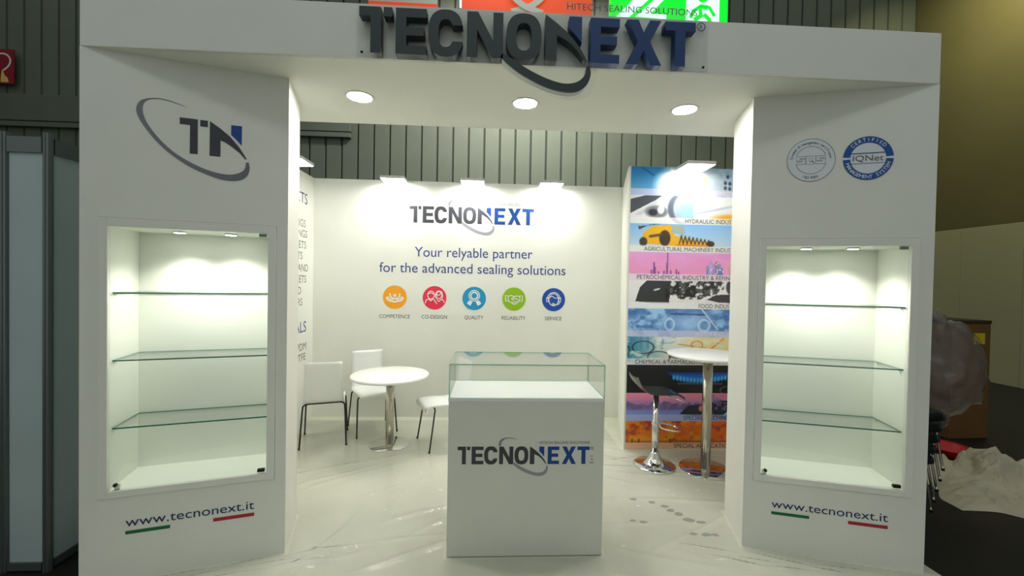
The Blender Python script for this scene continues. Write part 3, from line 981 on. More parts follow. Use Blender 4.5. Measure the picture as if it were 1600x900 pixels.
class Pic:
    def __init__(s, top, bot):
        t = PV[..., None]
        s.c = np.array(top, float) * t + np.array(bot, float) * (1 - t)

    def blend(s, m, col):
        m = np.asarray(m, float)[..., None]
        s.c = s.c * (1 - m) + np.array(col, float) * m
        return s

    def poly(s, pts, col, a=1.0):
        return s.blend(pip(PU, PV, pts) * a, col)

    def ell(s, cx, cy, rx, ry, col, soft=0.08, a=1.0):
        d = np.sqrt(((PU - cx) / rx) ** 2 + ((PV - cy) / ry) ** 2)
        return s.blend(a * np.clip((1 - d) / soft + 0.5, 0, 1), col)

    def ring(s, cx, cy, rx, ry, w, col, a=1.0):
        d = np.sqrt(((PU - cx) / rx) ** 2 + ((PV - cy) / ry) ** 2)
        return s.blend(a * np.clip(1.3 - np.abs(d - 1) / w, 0, 1), col)

    def line(s, p, q, w, col, a=1.0):
        # w in units of strip height
        ax, ay, bx, by = p[0] * 4, p[1], q[0] * 4, q[1]
        dx, dy = bx - ax, by - ay
        t = np.clip(((PU * 4 - ax) * dx + (PV - ay) * dy) / (dx * dx + dy * dy + 1e-9), 0, 1)
        d = np.hypot(PU * 4 - ax - t * dx, PV - ay - t * dy)
        return s.blend(a * np.clip(1.4 - d / w, 0, 1), col)

    def noise(s, fx, fy, seed, col, lo=0.45, hi=0.65, a=1.0, mask=None):
        n = np.clip((vnoise(PU, PV, fx, fy, seed) - lo) / (hi - lo), 0, 1) * a
        if mask is not None:
            n = n * mask
        return s.blend(n, col)


def pic_medical():
    p = Pic((20, 110, 170), (90, 150, 190))
    p.ell(0.52, 0.3, 0.30, 0.85, (205, 214, 220), 0.3)
    p.noise(14, 4, 1, (240, 240, 238), 0.45, 0.6, 0.8, (PU > 0.35))
    p.ell(0.93, 0.6, 0.35, 0.8, (150, 166, 180), 0.5, 0.8)
    p.ell(0.66, 0.55, 0.03, 0.18, (226, 196, 130), 0.5).ell(0.47, 0.4, 0.03, 0.2, (250, 250, 250), 0.5)
    for x, y in ((0.84, 0.5), (0.88, 0.48), (0.84, 0.32), (0.88, 0.3), (0.86, 0.72)):
        p.ell(x, y, 0.014, 0.07, (50, 66, 90), 0.3)
    p.line((0.1, 0.95), (0.2, 0.7), 0.03, (10, 80, 140))
    return p


def pic_hydraulic():
    p = Pic((196, 200, 208), (226, 220, 222))
    p.poly([(0.0, 0.35), (0.0, 0.85), (0.14, 1.0), (0.30, 1.0)], (62, 66, 74)).poly([(0.04, 0.3), (0.10, 0.3), (0.34, 1.0), (0.28, 1.0)], (190, 194, 200))
    p.ell(0.23, 0.42, 0.10, 0.22, (112, 116, 124), 0.3).ell(0.20, 0.40, 0.04, 0.12, (44, 46, 52), 0.3).ell(0.27, 0.5, 0.03, 0.15, (220, 224, 230), 0.3)
    p.ell(0.45, 0.55, 0.12, 0.55, (96, 104, 120), 0.1).ell(0.48, 0.55, 0.10, 0.5, (168, 182, 204), 0.15).ell(0.51, 0.55, 0.07, 0.42, (150, 196, 236), 0.4)
    p.poly([(0.56, 0.3), (1.0, 0.62), (1.0, 1.0), (0.56, 0.95)], (222, 226, 234), 0.85)
    p.line((0.6, 0.4), (1.0, 0.75), 0.05, (176, 180, 190), 0.8)
    p.ell(0.92, 0.25, 0.16, 0.14, (244, 158, 40), 0.8)
    return p


def pic_agricultural():
    p = Pic((120, 170, 218), (196, 212, 228))
    p.poly([(0.10, 0.30), (0.12, 0.70), (0.20, 0.92), (0.36, 0.98), (0.40, 0.6), (0.62, 0.42), (0.74, 0.30), (0.74, 0.22), (0.40, 0.22)], (240, 168, 34))
    p.poly([(0.07, 0.9), (0.08, 0.78), (0.18, 0.98), (0.30, 1.0)], (70, 62, 50)).poly([(0.36, 0.7), (0.38, 0.98), (0.48, 0.98), (0.49, 0.62)], (150, 166, 160))
    p.ell(0.31, 0.50, 0.05, 0.28, (58, 48, 38), 0.2).ell(0.12, 0.36, 0.035, 0.16, (60, 54, 46), 0.3).line((0.18, 0.55), (0.28, 0.62), 0.05, (80, 66, 44))
    for q in range(8):
        x = 0.44 + q * 0.035
        p.line((x, 0.30 + 0.006 * (q % 2)), (x + 0.0175, 0.60 - q * 0.022), 0.025, (66, 54, 40)).line((x + 0.0175, 0.60 - q * 0.022), (x + 0.035, 0.30), 0.025, (66, 54, 40))
    p.line((0.42, 0.26), (0.74, 0.26), 0.04, (200, 130, 24)).ell(0.72, 0.33, 0.035, 0.10, (52, 46, 42), 0.3)
    return p


def pic_petro():
    p = Pic((206, 140, 196), (246, 140, 182))
    p.noise(5, 2, 9, (226, 160, 214), 0.4, 0.7, 0.5)
    ink = (120, 70, 140)
    p.line((0.34, 0.2), (0.34, 0.98), 0.022, ink).line((0.335, 0.2), (0.335, 0.6), 0.03, ink)
    for x, h in ((0.22, 0.62), (0.23, 0.45), (0.20, 0.35), (0.26, 0.30), (0.42, 0.38), (0.44, 0.3), (0.31, 0.32), (0.37, 0.34)):
        p.line((x, 0.2), (x, h), 0.03, ink)
    r = random.Random(4)
    for q in range(26):
        x = 0.70 + 0.3 * r.random()
        h = 0.35 + 0.5 * r.random() * (1 if x < 0.9 else 0.9)
        p.line((x, 0.2), (x, h), 0.02 + 0.05 * r.random(), r.choice([(110, 96, 160), (150, 130, 186), (90, 110, 170), (186, 160, 200)]), 0.8)
    for q in range(22):
        p.ell(0.72 + 0.28 * r.random(), 0.25 + 0.4 * r.random(), 0.006, 0.03, r.choice([(250, 220, 130), (240, 236, 240), (120, 170, 220)]), 0.5)
    p.poly([(0.89, 0.3), (0.89, 0.66), (0.98, 0.66), (0.98, 0.3)], (206, 150, 120), 0.8)
    return p


def pic_food():
    p = Pic((226, 226, 228), (206, 204, 206))
    p.poly([(0.06, 0.25), (0.10, 0.75), (0.16, 1.0), (0.38, 1.0), (0.36, 0.2), (0.2, 0.2)], (44, 46, 48))
    p.line((0.23, 0.66), (0.27, 0.70), 0.03, (230, 230, 232))
    p.poly([(0.36, 0.5), (0.40, 1.0), (0.84, 1.0), (0.80, 0.55), (0.6, 0.42)], (66, 66, 68), 0.9)
    p.noise(26, 7, 21, (22, 22, 24), 0.48, 0.56, 0.9, (PU > 0.33) & (PU < 0.85) & (PV > 0.35)).noise(30, 8, 22, (222, 222, 224), 0.56, 0.62, 0.9, (PU > 0.36) & (PU < 0.85))
    p.poly([(0.70, 0.34), (0.78, 0.52), (1.0, 0.55), (1.0, 0.22), (0.8, 0.25)], (52, 52, 56)).ell(0.93, 0.8, 0.06, 0.3, (60, 58, 60), 0.2).poly([(0.92, 0.3), (0.92, 0.55), (1, 0.55), (1, 0.3)], (196, 196, 200))
    return p


def pic_water():
    p = Pic((64, 110, 168), (120, 160, 204))
    p.noise(8, 3, 31, (150, 190, 226), 0.42, 0.66, 0.9).noise(16, 5, 32, (44, 84, 144), 0.5, 0.68, 0.7)
    p.poly([(0.28, 0.2), (0.36, 0.85), (0.42, 0.98), (0.66, 0.98), (0.74, 0.8), (0.80, 0.2)], (92, 128, 186), 0.55)
    p.line((0.38, 0.82), (0.70, 0.80), 0.03, (40, 66, 124)).line((0.66, 0.98), (0.80, 0.3), 0.03, (200, 210, 226), 0.8).ell(0.55, 0.5, 0.10, 0.25, (160, 196, 230), 0.9, 0.7)
    p.ring(0.37, 0.45, 0.04, 0.2, 0.25, (190, 216, 240), 0.7).ring(0.68, 0.42, 0.05, 0.2, 0.25, (190, 216, 240), 0.7)
    return p


def pic_chemical():
    p = Pic((200, 214, 212), (224, 222, 206))
    p.blend(np.clip(1 - PU / 0.36, 0, 1), (36, 116, 150)).blend(np.clip((PU - 0.38) / 0.3, 0, 1) * 0.75, (240, 200, 130))
    for x in (0.07, 0.12, 0.18, 0.25, 0.31):
        p.line((x, 0.6), (x, 1.0), 0.05, (60, 130, 160), 0.6)
    p.ring(0.14, 0.62, 0.095, 0.22, 0.09, (24, 50, 62)).ring(0.28, 0.28, 0.10, 0.2, 0.09, (40, 48, 46)).ring(0.45, 0.42, 0.08, 0.18, 0.10, (70, 56, 40)).ring(0.0, 0.5, 0.02, 0.15, 0.3, (20, 50, 60))
    p.ring(0.34, 0.9, 0.10, 0.12, 0.12, (90, 130, 130), 0.7).ring(0.62, 0.72, 0.05, 0.14, 0.14, (206, 130, 50)).line((0.72, 0.5), (0.86, 0.95), 0.025, (206, 110, 60)).line((0.44, 0.75), (0.7, 0.62), 0.02, (190, 150, 90))
    p.noise(10, 4, 41, (250, 246, 230), 0.55, 0.7, 0.6)
    return p


def pic_gas():
    p = Pic((26, 26, 30), (14, 14, 18))
    p.poly([(0.36, 0.74), (0.96, 0.74), (0.86, 0.48), (0.74, 0.36), (0.56, 0.36), (0.44, 0.48)], (8, 60, 150)).poly([(0.42, 0.66), (0.9, 0.66), (0.8, 0.48), (0.52, 0.48)], (10, 90, 200))
    for q in range(16):
        x = 0.42 + q * 0.031
        p.ell(x, 0.56 - 0.10 * math.sin(q / 15 * math.pi), 0.012, 0.09, (60, 170, 246), 0.8)
    p.line((0.46, 0.34), (0.85, 0.34), 0.03, (70, 80, 96)).ring(0.9, 0.10, 0.06, 0.14, 0.1, (120, 122, 130), 0.8)
    return p


def pic_machine():
    p = Pic((232, 130, 160), (96, 110, 180))
    p.blend(np.clip((0.75 - PV) / 0.2, 0, 1) * 0.8, (150, 104, 170))
    r = np.interp(PU[0], np.linspace(0, 1, 40), 0.55 + 0.16 * np.random.default_rng(5).random(40))
    p.blend((PV < r[None, :]) * 0.9, (98, 84, 130)).noise(20, 6, 51, (140, 116, 170), 0.5, 0.65, 0.6, PV < r[None, :])
    p.blend(np.clip((0.44 - PV) / 0.1, 0, 1), (120, 136, 206))
    p.poly([(0.48, 0.25), (0.55, 0.55), (0.72, 0.62), (0.84, 0.75), (1.0, 0.7), (1.0, 0.0), (0.8, 0.1)], (34, 32, 50)).noise(30, 8, 52, (120, 110, 160), 0.55, 0.62, 0.8, PU > 0.75)
    p.line((0.88, 0.2), (0.97, 0.5), 0.03, (196, 200, 226)).ell(0.67, 0.45, 0.02, 0.1, (220, 130, 110), 0.6)
    return p


def pic_fire():
    p = Pic((206, 92, 42), (230, 140, 40))
    p.noise(12, 3, 61, (150, 56, 34), 0.5, 0.66, 0.8, PV > 0.3).noise(14, 4, 62, (250, 150, 24), 0.46, 0.62, 0.8).noise(8, 3, 63, (236, 92, 20), 0.45, 0.6, 0.7, PU > 0.45)
    p.blend(np.clip((0.32 - PV) / 0.06, 0, 1) * 0.7, (120, 60, 40))
    for x in (0.06, 0.12, 0.40):
        p.line((x, 0.22), (x, 0.34), 0.03, (70, 40, 40))
    return p


po = empty('industry_poster', (1.226, 1.887, 0.004), label='tall poster of stacked industry pictures on the store room wall', cat='poster')
PW_, PH_ = XL - 1.226 - 0.012, 2.974 / 10
SHOW = [(pic_medical, 'MEDICAL', True), (pic_hydraulic, 'HYDRAULIC INDUSTRY', False), (pic_agricultural, 'AGRICULTURAL MACHINERY INDUSTRY', False),
        (pic_petro, 'PETROCHEMICAL INDUSTRY & REFINERY', False), (pic_food, 'FOOD INDUSTRY', False), (pic_water, 'WATER INDUSTRY', True),
        (pic_chemical, 'CHEMICAL & FARMACEUTICAL INDUSTRY', False), (pic_gas, None, False), (pic_machine, 'SPECIAL MACHINERY', False), (pic_fire, 'SPECIAL APPLICATIONS', False)]
vx = np.linspace(0, PW_, NU)
vz = np.linspace(0, PH_, NV)
for i, (fn, lab, pale) in enumerate(SHOW):
    p = fn()
    c = p.c
    if lab:
        band = (PV < 0.235)[..., None]
        tint = np.array((196, 190, 216) if pale else (232, 222, 224), float)
        if lab.startswith('SPECIAL M'):
            tint = np.array((170, 180, 222), float)
        if lab.startswith('SPECIAL A'):
            tint = np.array((240, 206, 176), float)
        c = np.where(band, c * 0.28 + tint * 0.72, c)
    c = np.clip(c * 1.14 + 6, 0, 255) / 255.0
    c = np.where(c <= 0.04045, c / 12.92, ((c + 0.055) / 1.055) ** 2.4)
    z0 = (9 - i) * PH_
    verts = np.stack([np.tile(vx, NV), np.full(NU * NV, -0.002), np.repeat(vz, NU) + z0], 1)
    idx = np.arange(NU * NV).reshape(NV, NU)
    faces = np.stack([idx[:-1, :-1], idx[:-1, 1:], idx[1:, 1:], idx[1:, :-1]], -1).reshape(-1, 4)
    me = bpy.data.meshes.new('picture')
    me.from_pydata(verts.tolist(), [], faces.tolist())
    ca = me.color_attributes.new('print', 'FLOAT_COLOR', 'POINT')
    ca.data.foreach_set('color', np.concatenate([c.reshape(-1, 3), np.ones((NU * NV, 1))], 1).astype(np.float32).ravel())
    me.materials.append(pm)
    me.update()
    o = link('picture', me, po)
    if lab:
        lettering(lab, 'print_label_pale' if pale else 'print_label', o, frame_matrix((PW_ - 0.015, -0.0035, z0 + 0.012), (1, 0, 0), (0, 0, 1)), 0.044, 0.0335 * len(lab), anchor='R')


# ------------------------------------------------------------------ floodlights
def make_flood(loc, rz, label, glow='flood_glow'):
    """loc: wall top point; the lamp head hangs out in front of it (local -y)"""
    t = empty('floodlight', loc, rz, label, 'floodlight', 'floodlights on the booth walls')
    G().box(-0.145, -0.30, -0.045, 0.145, -0.04, -0.012).build('housing', 'lamp_housing', t, bevel=0.006)
    G().box(-0.135, -0.29, -0.049, 0.135, -0.05, -0.0452).build('lens', glow, t)
    G().tube([(0, -0.10, -0.011), (0, -0.10, 0.03), (0, -0.02, 0.045), (0, 0.02, 0.045)], 0.009, 8).build('arm', 'lamp_housing', t)
    G().box(-0.03, -0.006, 0.0005, 0.03, 0.056, 0.05).build('clamp', 'lamp_housing', t, bevel=0.003)
    return t


make_flood((-1.415, YB, WH), 0, 'white square floodlight over the back wall, left of the printed logo')
make_flood((-0.462, YB, WH), 0, 'white square floodlight over the back wall, above the middle of the logo')
make_flood((0.505, YB, WH), 0, 'white square floodlight over the back wall, right of the printed logo')
make_flood((1.83, 1.887, 2.98), 0, 'white square floodlight over the picture poster', 'flood_glow_dim')
make_flood((-XL, 2.06, WH), math.pi / 2, 'white floodlight on the left side wall beside the column edge', 'flood_glow_dim')

# ------------------------------------------------------------------ furniture
# counter
ct = empty('display_counter', (0.026, 0.2101, 0.0), -0.0033, 'white display counter with glass case top and company logo', 'counter')
kw, kd, kh, kg = 0.990, 0.461, 1.012, 0.2137
g = G()
G().box(-kw / 2, 0, 0.006, kw / 2, 0.018, kh - 0.022).build('front_panel', 'counter_grey', ct, bevel=0.0015)
G().box(-kw / 2, kd - 0.018, 0.006, kw / 2, kd, kh - 0.022).build('rear_panel', 'counter_grey', ct)
for s in (-1, 1):
    G().box(min(s * kw / 2, s * (kw / 2 - 0.018)), 0.0185, 0.006, max(s * kw / 2, s * (kw / 2 - 0.018)), kd - 0.0185, kh - 0.022).build('side_panel', 'counter_grey', ct)
G().box(-kw / 2 - 0.002, -0.002, kh - 0.0215, kw / 2 + 0.002, kd + 0.002, kh).build('top_board', 'table_white', ct, bevel=0.002)
T = 0.006
x0, x1, y0, y1, z0, z1 = -kw / 2, kw / 2, 0.0, kd, kh + 0.0005, kh + kg


def pane(name, b, flat):
    """glass pane box; the narrow faces take the green edge"""
    g = G()
    g.box(*b)
    for i in range(6):
        axis = [2, 2, 1, 0, 1, 0][i]
        g.mi[i] = 0 if axis == flat else 1
    return g.build(name, ['glass', 'glass_edge_pale'], ct)


pane('glass_pane', (x0, y0, z0, x1, y0 + T, z1 - T - 0.0003), 1)
pane('glass_pane', (x0, y1 - T, z0, x1, y1, z1 - T - 0.0003), 1)
pane('glass_pane', (x0, y0 + T, z0, x0 + T, y1 - T, z1 - T - 0.0003), 0)
pane('glass_pane', (x1 - T, y0 + T, z0, x1, y1 - T, z1 - T - 0.0003), 0)
pane('glass_pane', (x0, y0, z1 - T, x1, y1, z1), 2)
kc = 0.838 / 1314
printed_logo(ct, frame_matrix((-0.408 - 0.026 - 100 * kc, -0.0015, 0.594), (1, 0, 0), (0, 0, 1)), kc)


# chairs
def make_chair(name, shell_m, leg_m, label, group):
    t = empty(name, label=label, cat='chair', group=group)
    sw = 0.20

    def sheet(prof, name, w_fn, th=0.011):
        g = G()
        P = prof
        n = len(P)
        nx = 8
        vs = []
        for side in (0, 1):
            for i, (y, z) in enumerate(P):
                a, b = P[max(i - 1, 0)], P[min(i + 1, n - 1)]
                ty, tz = b[0] - a[0], b[1] - a[1]
                L = math.hypot(ty, tz)
                ny, nz = -tz / L, ty / L
                w = w_fn(i / (n - 1))
                for j in range(nx + 1):
                    xx = -w + 2 * w * j / nx
                    g.v.append((xx, y + ny * th * (0.5 - side), z + nz * th * (0.5 - side)))
        m = nx + 1
        N = n * m
        for i in range(n - 1):
            for j in range(nx):
                a = i * m + j
                g.face((a, a + 1, a + m + 1, a + m), 0, True)
                g.face((N + a, N + a + m, N + a + m + 1, N + a + 1), 0, True)
            for j in (0, nx):
                a = i * m + j
                g.face((a, a + m, N + a + m, N + a), 0, False)
        for i in (0, n - 1):
            for j in range(nx):
                a = i * m + j
                g.face((a, a + 1, N + a + 1, N + a), 0, False)
        return g.build(name, shell_m, t)

    seat = smooth_line([(-0.235, 0.395), (-0.232, 0.432), (-0.205, 0.452), (-0.12, 0.457), (0.0, 0.452), (0.10, 0.448), (0.16, 0.452)], 4)
    back = smooth_line([(0.16, 0.452), (0.192, 0.466), (0.208, 0.50), (0.222, 0.60), (0.238, 0.72), (0.258, 0.885)], 4)
    sheet(seat, 'seat', lambda q: 0.192 + 0.012 * q)
    sheet(back, 'backrest', lambda q: 0.204 - 0.026 * q)
    for fy, ty in ((-0.215, -0.15), (0.235, 0.15)):
        for s in (-1, 1):
            path = smooth_line([(s * 0.222, fy, 0.0), (s * 0.212, fy + (ty - fy) * 0.5, 0.22), (s * 0.203, fy + (ty - fy) * 0.86, 0.385), (s * 0.196, fy + (ty - fy) * 0.97, 0.42), (s * 0.165, ty, 0.4365), (s * 0.13, ty, 0.438)], 4)
            lg = G().tube(path, 0.0085, 8).build('leg', leg_m, t)
            G().lathe([(0.0, 0.0), (0.0105, 0.0), (0.0105, 0.018), (0.0, 0.018)], 10, (s * 0.222, fy)).build('foot_cap', 'rubber', lg)
        G().tube([(-0.132, ty, 0.438), (0.132, ty, 0.438)], 0.0085, 8).build('crossbar', leg_m, t)
    return t


gch = 'white chairs around the round table'
chA = make_chair('chair', 'chair_white', 'black_metal', 'white shell chair with its back to the counter side, left of the table', gch)
# local front is -y; chair A looks towards the back wall
chA.location = (-1.99, 2.176, 0)
chA.rotation_euler.z = math.pi + 0.30
chB = copy_tree(chA)
chB.location = (-1.571, 2.49, 0)
chB.rotation_euler.z = math.atan2(0.5, 0.865)
tag(chB, 'white shell chair facing out, behind the round table at the back wall')
chC = copy_tree(chA)
chC.location = (-0.71, 2.09, 0)
chC.rotation_euler.z = math.atan2(-0.426, -0.905) + math.pi / 2
tag(chC, 'white shell chair turned sideways, half hidden behind the display counter')


def pedestal_table(name, loc, h, rt, rb, rp, label):
    t = empty(name, loc, 0, label, 'table')
    G().lathe([(0.0, h - 0.03), (rt - 0.012, h - 0.03), (rt - 0.002, h - 0.024), (rt, h - 0.015), (rt - 0.002, h - 0.004), (rt - 0.008, h), (0.0, h)], 72).build('tabletop', 'table_white', t)
    G().lathe([(rp, 0.010), (rp, h - 0.04)], 32).build('pole', 'steel_brushed', t)
    G().lathe([(0.0, h - 0.04), (0.11, h - 0.04), (0.11, h - 0.0302), (0.0, h - 0.0302)], 32).build('mounting_plate', 'steel_brushed', t)
    G().lathe([(0.0, 0.0), (rb, 0.0), (rb, 0.006), (rb - 0.006, 0.010), (rp, 0.0125)], 64).build('base_plate', 'chrome', t)
    return t


pedestal_table('bistro_table', (-1.262, 2.03, 0), 0.75, 0.40, 0.208, 0.042, 'low round white table with steel pedestal between the chairs')
pedestal_table('bar_table', (1.845, 1.415, 0), 1.10, 0.365, 0.235, 0.043, 'high round white bar table with steel pedestal by the poster')

# bar stool
bs = empty('bar_stool', (1.39, 1.505, 0), 0, 'black bar stool with chrome trumpet base in front of the poster', 'stool')
G().lathe([(0.0, 0.0), (0.195, 0.0), (0.197, 0.008), (0.185, 0.016), (0.13, 0.028), (0.085, 0.048), (0.055, 0.085), (0.042, 0.12), (0.036, 0.14)], 56).build('base', 'chrome', bs)
G().lathe([(0.032, 0.12), (0.032, 0.44), (0.026, 0.445), (0.026, 0.70), (0.0, 0.70)], 28).build('column', 'chrome', bs)
fr = [(0.03, 0.0, 0.40)] + [(0.13 + 0.10 * math.cos(a), 0.105 * math.sin(a), 0.385 - 0.12 * (0.13 + 0.10 * math.cos(a))) for a in [math.pi * (0.85 - 1.7 * i / 18) for i in range(19)]] + [(0.03, 0.0, 0.40)]
G().tube(fr, 0.010, 8).build('footrest', 'chrome', bs)
G().lathe([(0.036, 0.39), (0.038, 0.40), (0.038, 0.43), (0.034, 0.44)], 24).build('footrest_collar', 'chrome', bs)
pf = smooth_line([(-0.225, 0.862), (-0.205, 0.815), (-0.165, 0.762), (-0.10, 0.728), (0.0, 0.722), (0.12, 0.725), (0.19, 0.712), (0.225, 0.682)], 4)
nP = len(pf)
g = G()
ns = 10
for side in (0, 1):
    for i, (xx, zz) in enumerate(pf):
        q = i / (nP - 1)
        hw = 0.165 * (0.80 + 0.20 * math.sin(math.pi * min(1, q * 1.1)))
        for j in range(ns + 1):
            yy = -1 + 2 * j / ns
            g.v.append((xx, hw * yy, zz + 0.020 * yy * yy * (1 - q) - 0.012 * side))
m_ = ns + 1
Nn = nP * m_
for i in range(nP - 1):
    for j in range(ns):
        a = i * m_ + j
        g.face((a, a + m_, a + m_ + 1, a + 1), 0, True)
        g.face((Nn + a, Nn + a + 1, Nn + a + m_ + 1, Nn + a + m_), 0, True)
    for j in (0, ns):
        a = i * m_ + j
        g.face((a, a + m_, Nn + a + m_, Nn + a))
for i in (0, nP - 1):
    for j in range(ns):
        a = i * m_ + j
        g.face((a, a + 1, Nn + a + 1, Nn + a))
g.build('seat', 'smoky_plastic', bs)
G().lathe([(0.0, 0.69), (0.075, 0.695), (0.08, 0.708), (0.0, 0.709)], 24).build('seat_plate', 'black_metal', bs)
G().tube([(0.03, -0.05, 0.70), (0.10, -0.12, 0.695), (0.20, -0.17, 0.665)], 0.006, 6).build('height_lever', 'chrome', bs)

# ------------------------------------------------------------------ protective film on the booth floor
ridges = []
rr_ = random.Random(3)
for q in range(70):
    cx, cy = rr_.uniform(-2.4, 2.4), rr_.uniform(-1.6, 1.9)
    a = (0.42 if cx < 0 else -0.28) + rr_.uniform(-0.3, 0.3) + (0.9 if q % 9 == 0 else 0)
    ridges.append((cx, cy, math.cos(a), math.sin(a), rr_.uniform(0.35, 1.6), rr_.uniform(0.009, 0.026), rr_.uniform(0.004, 0.014)))
for q in range(7):
    # ruffles where the film meets the two columns
    ridges.append((-1.98 + 0.12 * q, 0.06 + 0.034 * q - 0.05 * (q % 3), math.cos(CA + 0.2 * (q % 2)), math.sin(CA), 0.22, 0.016, 0.022))
    ridges.append((1.98 - 0.12 * q, 0.06 + 0.034 * q - 0.05 * (q % 3), math.cos(-CA), math.sin(-CA - 0.2 * (q % 2)), 0.22, 0.016, 0.022))
fu, fv = 420, 330
xs, ys = np.meshgrid(np.linspace(-2.46, 2.46, fu), np.linspace(-1.85, 2.78, fv))
hz = 0.002 + 0.003 * vnoise((xs + 2.5) / 5, (ys + 1.9) / 4.8, 14, 12, 77, 3)
for cx, cy, dx, dy, L, w, h in ridges:
    t = (xs - cx) * dx + (ys - cy) * dy
    d = -(xs - cx) * dy + (ys - cy) * dx + 0.03 * np.sin(t * 4 + cx)
    hz += h * np.exp(-(d / w) ** 2) * np.clip(1 - (np.abs(t) / L) ** 2, 0, 1)
# ruffled edges against the two columns
idx = np.arange(fu * fv).reshape(fv, fu)
faces = np.stack([idx[:-1, :-1], idx[:-1, 1:], idx[1:, 1:], idx[1:, :-1]], -1).reshape(-1, 4)
# cut out where the columns and the counter stand
fx, fy = xs.ravel()[faces].mean(1), ys.ravel()[faces].mean(1)
keep = np.ones(len(faces), bool)
for (ox, oy, rz, w_, d_) in ((-W, 0, CA, CW, CD), (W - CW * math.cos(CA), CW * math.sin(CA), -CA, CW, CD), (0.026 - 0.495, 0.21, 0, 0.99, 0.461)):
    lx = (fx - ox) * math.cos(rz) + (fy - oy) * math.sin(rz)
    ly = -(fx - ox) * math.sin(rz) + (fy - oy) * math.cos(rz)
    keep &= ~((lx > -0.02) & (lx < w_ + 0.02) & (ly > -0.02) & (ly < d_ + 0.02))
keep &= ~((fx > 1.18) & (fy > 1.86))
for cx, cy, r in ((-1.262, 2.03, 0.20), (1.845, 1.415, 0.225), (1.39, 1.505, 0.188)):
    keep &= np.hypot(fx - cx, fy - cy) > r
faces = faces[keep]
me = bpy.data.meshes.new('protective_film')
me.from_pydata(np.stack([xs.ravel(), ys.ravel(), hz.ravel()], 1).tolist(), [], faces.tolist())
me.polygons.foreach_set('use_smooth', [True] * len(me.polygons))
me.materials.append(MATS['film'])
tag(link('protective_film', me), 'clear wrinkled plastic film laid over the booth floor', 'plastic film')

# ------------------------------------------------------------------ clutter right of the booth
bx = empty('cardboard_box', (5.44, 2.42, -0.012), 0.06, 'tall brown cardboard box with a yellow label, right of the booth', 'box')
G().box(-0.26, -0.22, 0, 0.26, 0.22, 1.36).build('carton', 'cardboard', bx, bevel=0.006)
G().box(-0.265, -0.225, 1.3605, 0.265, 0.225, 1.40).build('lid', 'cardboard_dark', bx, bevel=0.004)
G().box(0.03, -0.2225, 1.12, 0.18, -0.2205, 1.25).build('label_sticker', 'label_yellow', bx)

sc0 = make_chair('stacked_chair', 'stack_shell', 'chrome', 'dark chair at the bottom of the stack beside the right column', 'stacked dark chairs')
sc0.location = (3.03, 0.852, -0.012)
sc0.rotation_euler.z = 0.20
for i, wd in enumerate(('second from the floor', 'third from the floor', 'fourth from the floor', 'topmost')):
    c = copy_tree(sc0)
    c.location = (3.03 - 0.004 * (i + 1), 0.852 - 0.022 * (i + 1), -0.012 + 0.092 * (i + 1))
    tag(c, 'dark chair in the stack beside the right column, %s' % wd)


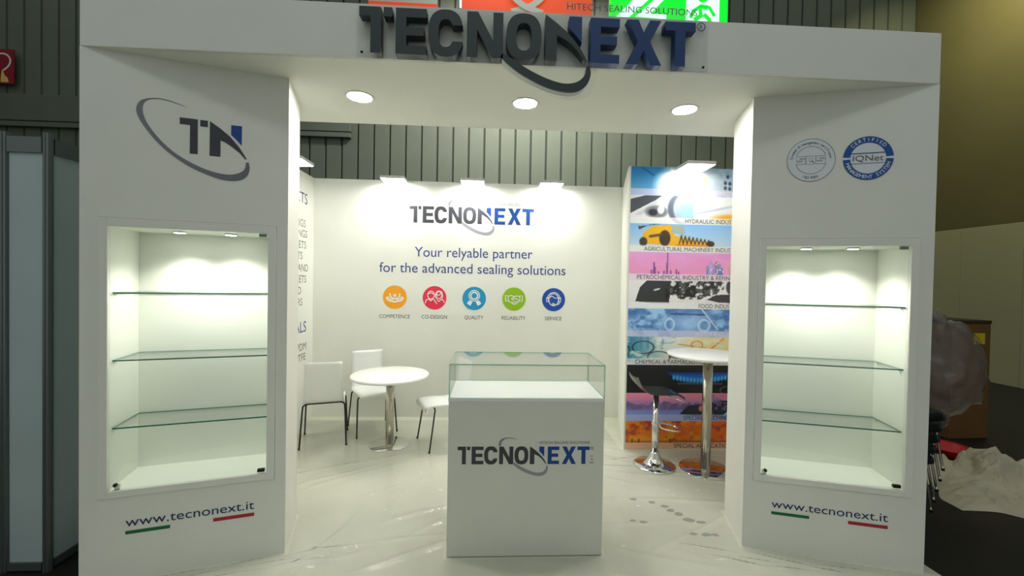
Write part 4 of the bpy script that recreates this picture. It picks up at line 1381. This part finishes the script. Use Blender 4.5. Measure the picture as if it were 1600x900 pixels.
def crumple(name, cx, cy, sx, sy, hgt, seed, m, label, rz=0.0, cat='sheet', f=5, edge=0.12):
    r = np.random.default_rng(seed)
    n = 46
    U, V = np.meshgrid(np.linspace(0, 1, n), np.linspace(0, 1, n))
    h = np.abs(vnoise(U, V, f, f, seed, 3) - 0.5) * 2.8
    ed = np.clip(np.minimum(np.minimum(U, 1 - U), np.minimum(V, 1 - V)) / 0.35, 0, 1)
    X = (U - 0.5) * sx * (1 + edge * (vnoise(U, V, 3, 3, seed + 1, 2) - 0.5) * 4)
    Y = (V - 0.5) * sy * (1 + edge * (vnoise(U, V, 3, 3, seed + 2, 2) - 0.5) * 4)
    Z = hgt * (0.25 * ed + ed * (1 - h) * vnoise(U, V, 3, 3, seed + 3, 1) * 1.1) + 0.004
    idx = np.arange(n * n).reshape(n, n)
    faces = np.stack([idx[:-1, :-1], idx[:-1, 1:], idx[1:, 1:], idx[1:, :-1]], -1).reshape(-1, 4)
    me = bpy.data.meshes.new(name)
    me.from_pydata(np.stack([X.ravel(), Y.ravel(), Z.ravel()], 1).tolist(), [], faces.tolist())
    me.materials.append(MATS[m])
    o = link(name, me)
    md = o.modifiers.new('thickness', 'SOLIDIFY')
    md.thickness = 0.003
    o.location = (cx, cy, -0.012)
    o.rotation_euler.z = rz
    return tag(o, label, cat)


crumple('packing_sheet', 4.30, 1.02, 1.25, 0.85, 0.30, 5, 'paper_cream', 'crumpled cream packing sheet on the dark floor behind the chair stack', -0.15)
crumple('packing_sheet', 4.75, 0.78, 0.8, 0.7, 0.24, 15, 'paper_grey', 'crumpled grey packing sheet at the right picture edge', 0.3)
crumple('packing_sheet', 4.95, 1.15, 0.8, 0.6, 0.42, 25, 'paper_white', 'crumpled white packing sheet heaped at the right picture edge', 0.1)
rd = empty('red_basin', (4.62, 1.72, -0.012), 0, 'red plastic basin on the floor behind the chair stack', 'basin')
G().lathe([(0.0, 0.0), (0.15, 0.0), (0.19, 0.10), (0.20, 0.105), (0.198, 0.095), (0.155, 0.008), (0.0, 0.008)], 32).build('bowl', 'red_plastic', rd)
G().tube([(0.2 * math.cos(a * math.pi / 16), 0.2 * math.sin(a * math.pi / 16), 0.105) for a in range(32)], 0.007, 6, closed=True).build('rim', 'red_plastic', rd)

# plastic bag bundled over the stacked chairs
g = G()
nu_, nv_ = 72, 40
U, V = np.meshgrid(np.linspace(0, 1, nu_ + 1), np.linspace(0, 1, nv_ + 1))
nn = vnoise(U, V, 12, 8, 90, 4)
nn[:, -1] = nn[:, 0]
bl = np.clip(np.minimum(U, 1 - U) / 0.08, 0, 1)
nn = nn * bl + (1 - bl) * nn[:, :1]


def bagpt(u, v):
    i, j = int(round(u * nu_)), int(round(v * nv_))
    k_ = 0.80 + 0.22 * abs(nn[j, i] - 0.5) * 2 + 0.26 * nn[j, i]
    th, ph = 2 * math.pi * u, math.pi * (v - 0.5)
    s_ = math.cos(ph)
    return (0.40 * k_ * s_ * math.cos(th), 0.34 * k_ * s_ * math.sin(th), 0.46 * k_ * math.sin(ph))


g.grid(bagpt, nu_, nv_)
o = g.build('plastic_bag', 'bag_film')
o.location = (3.64, 1.06, 1.06)
tag(o, 'large crumpled clear plastic bag over the stacked chairs', 'plastic bag')
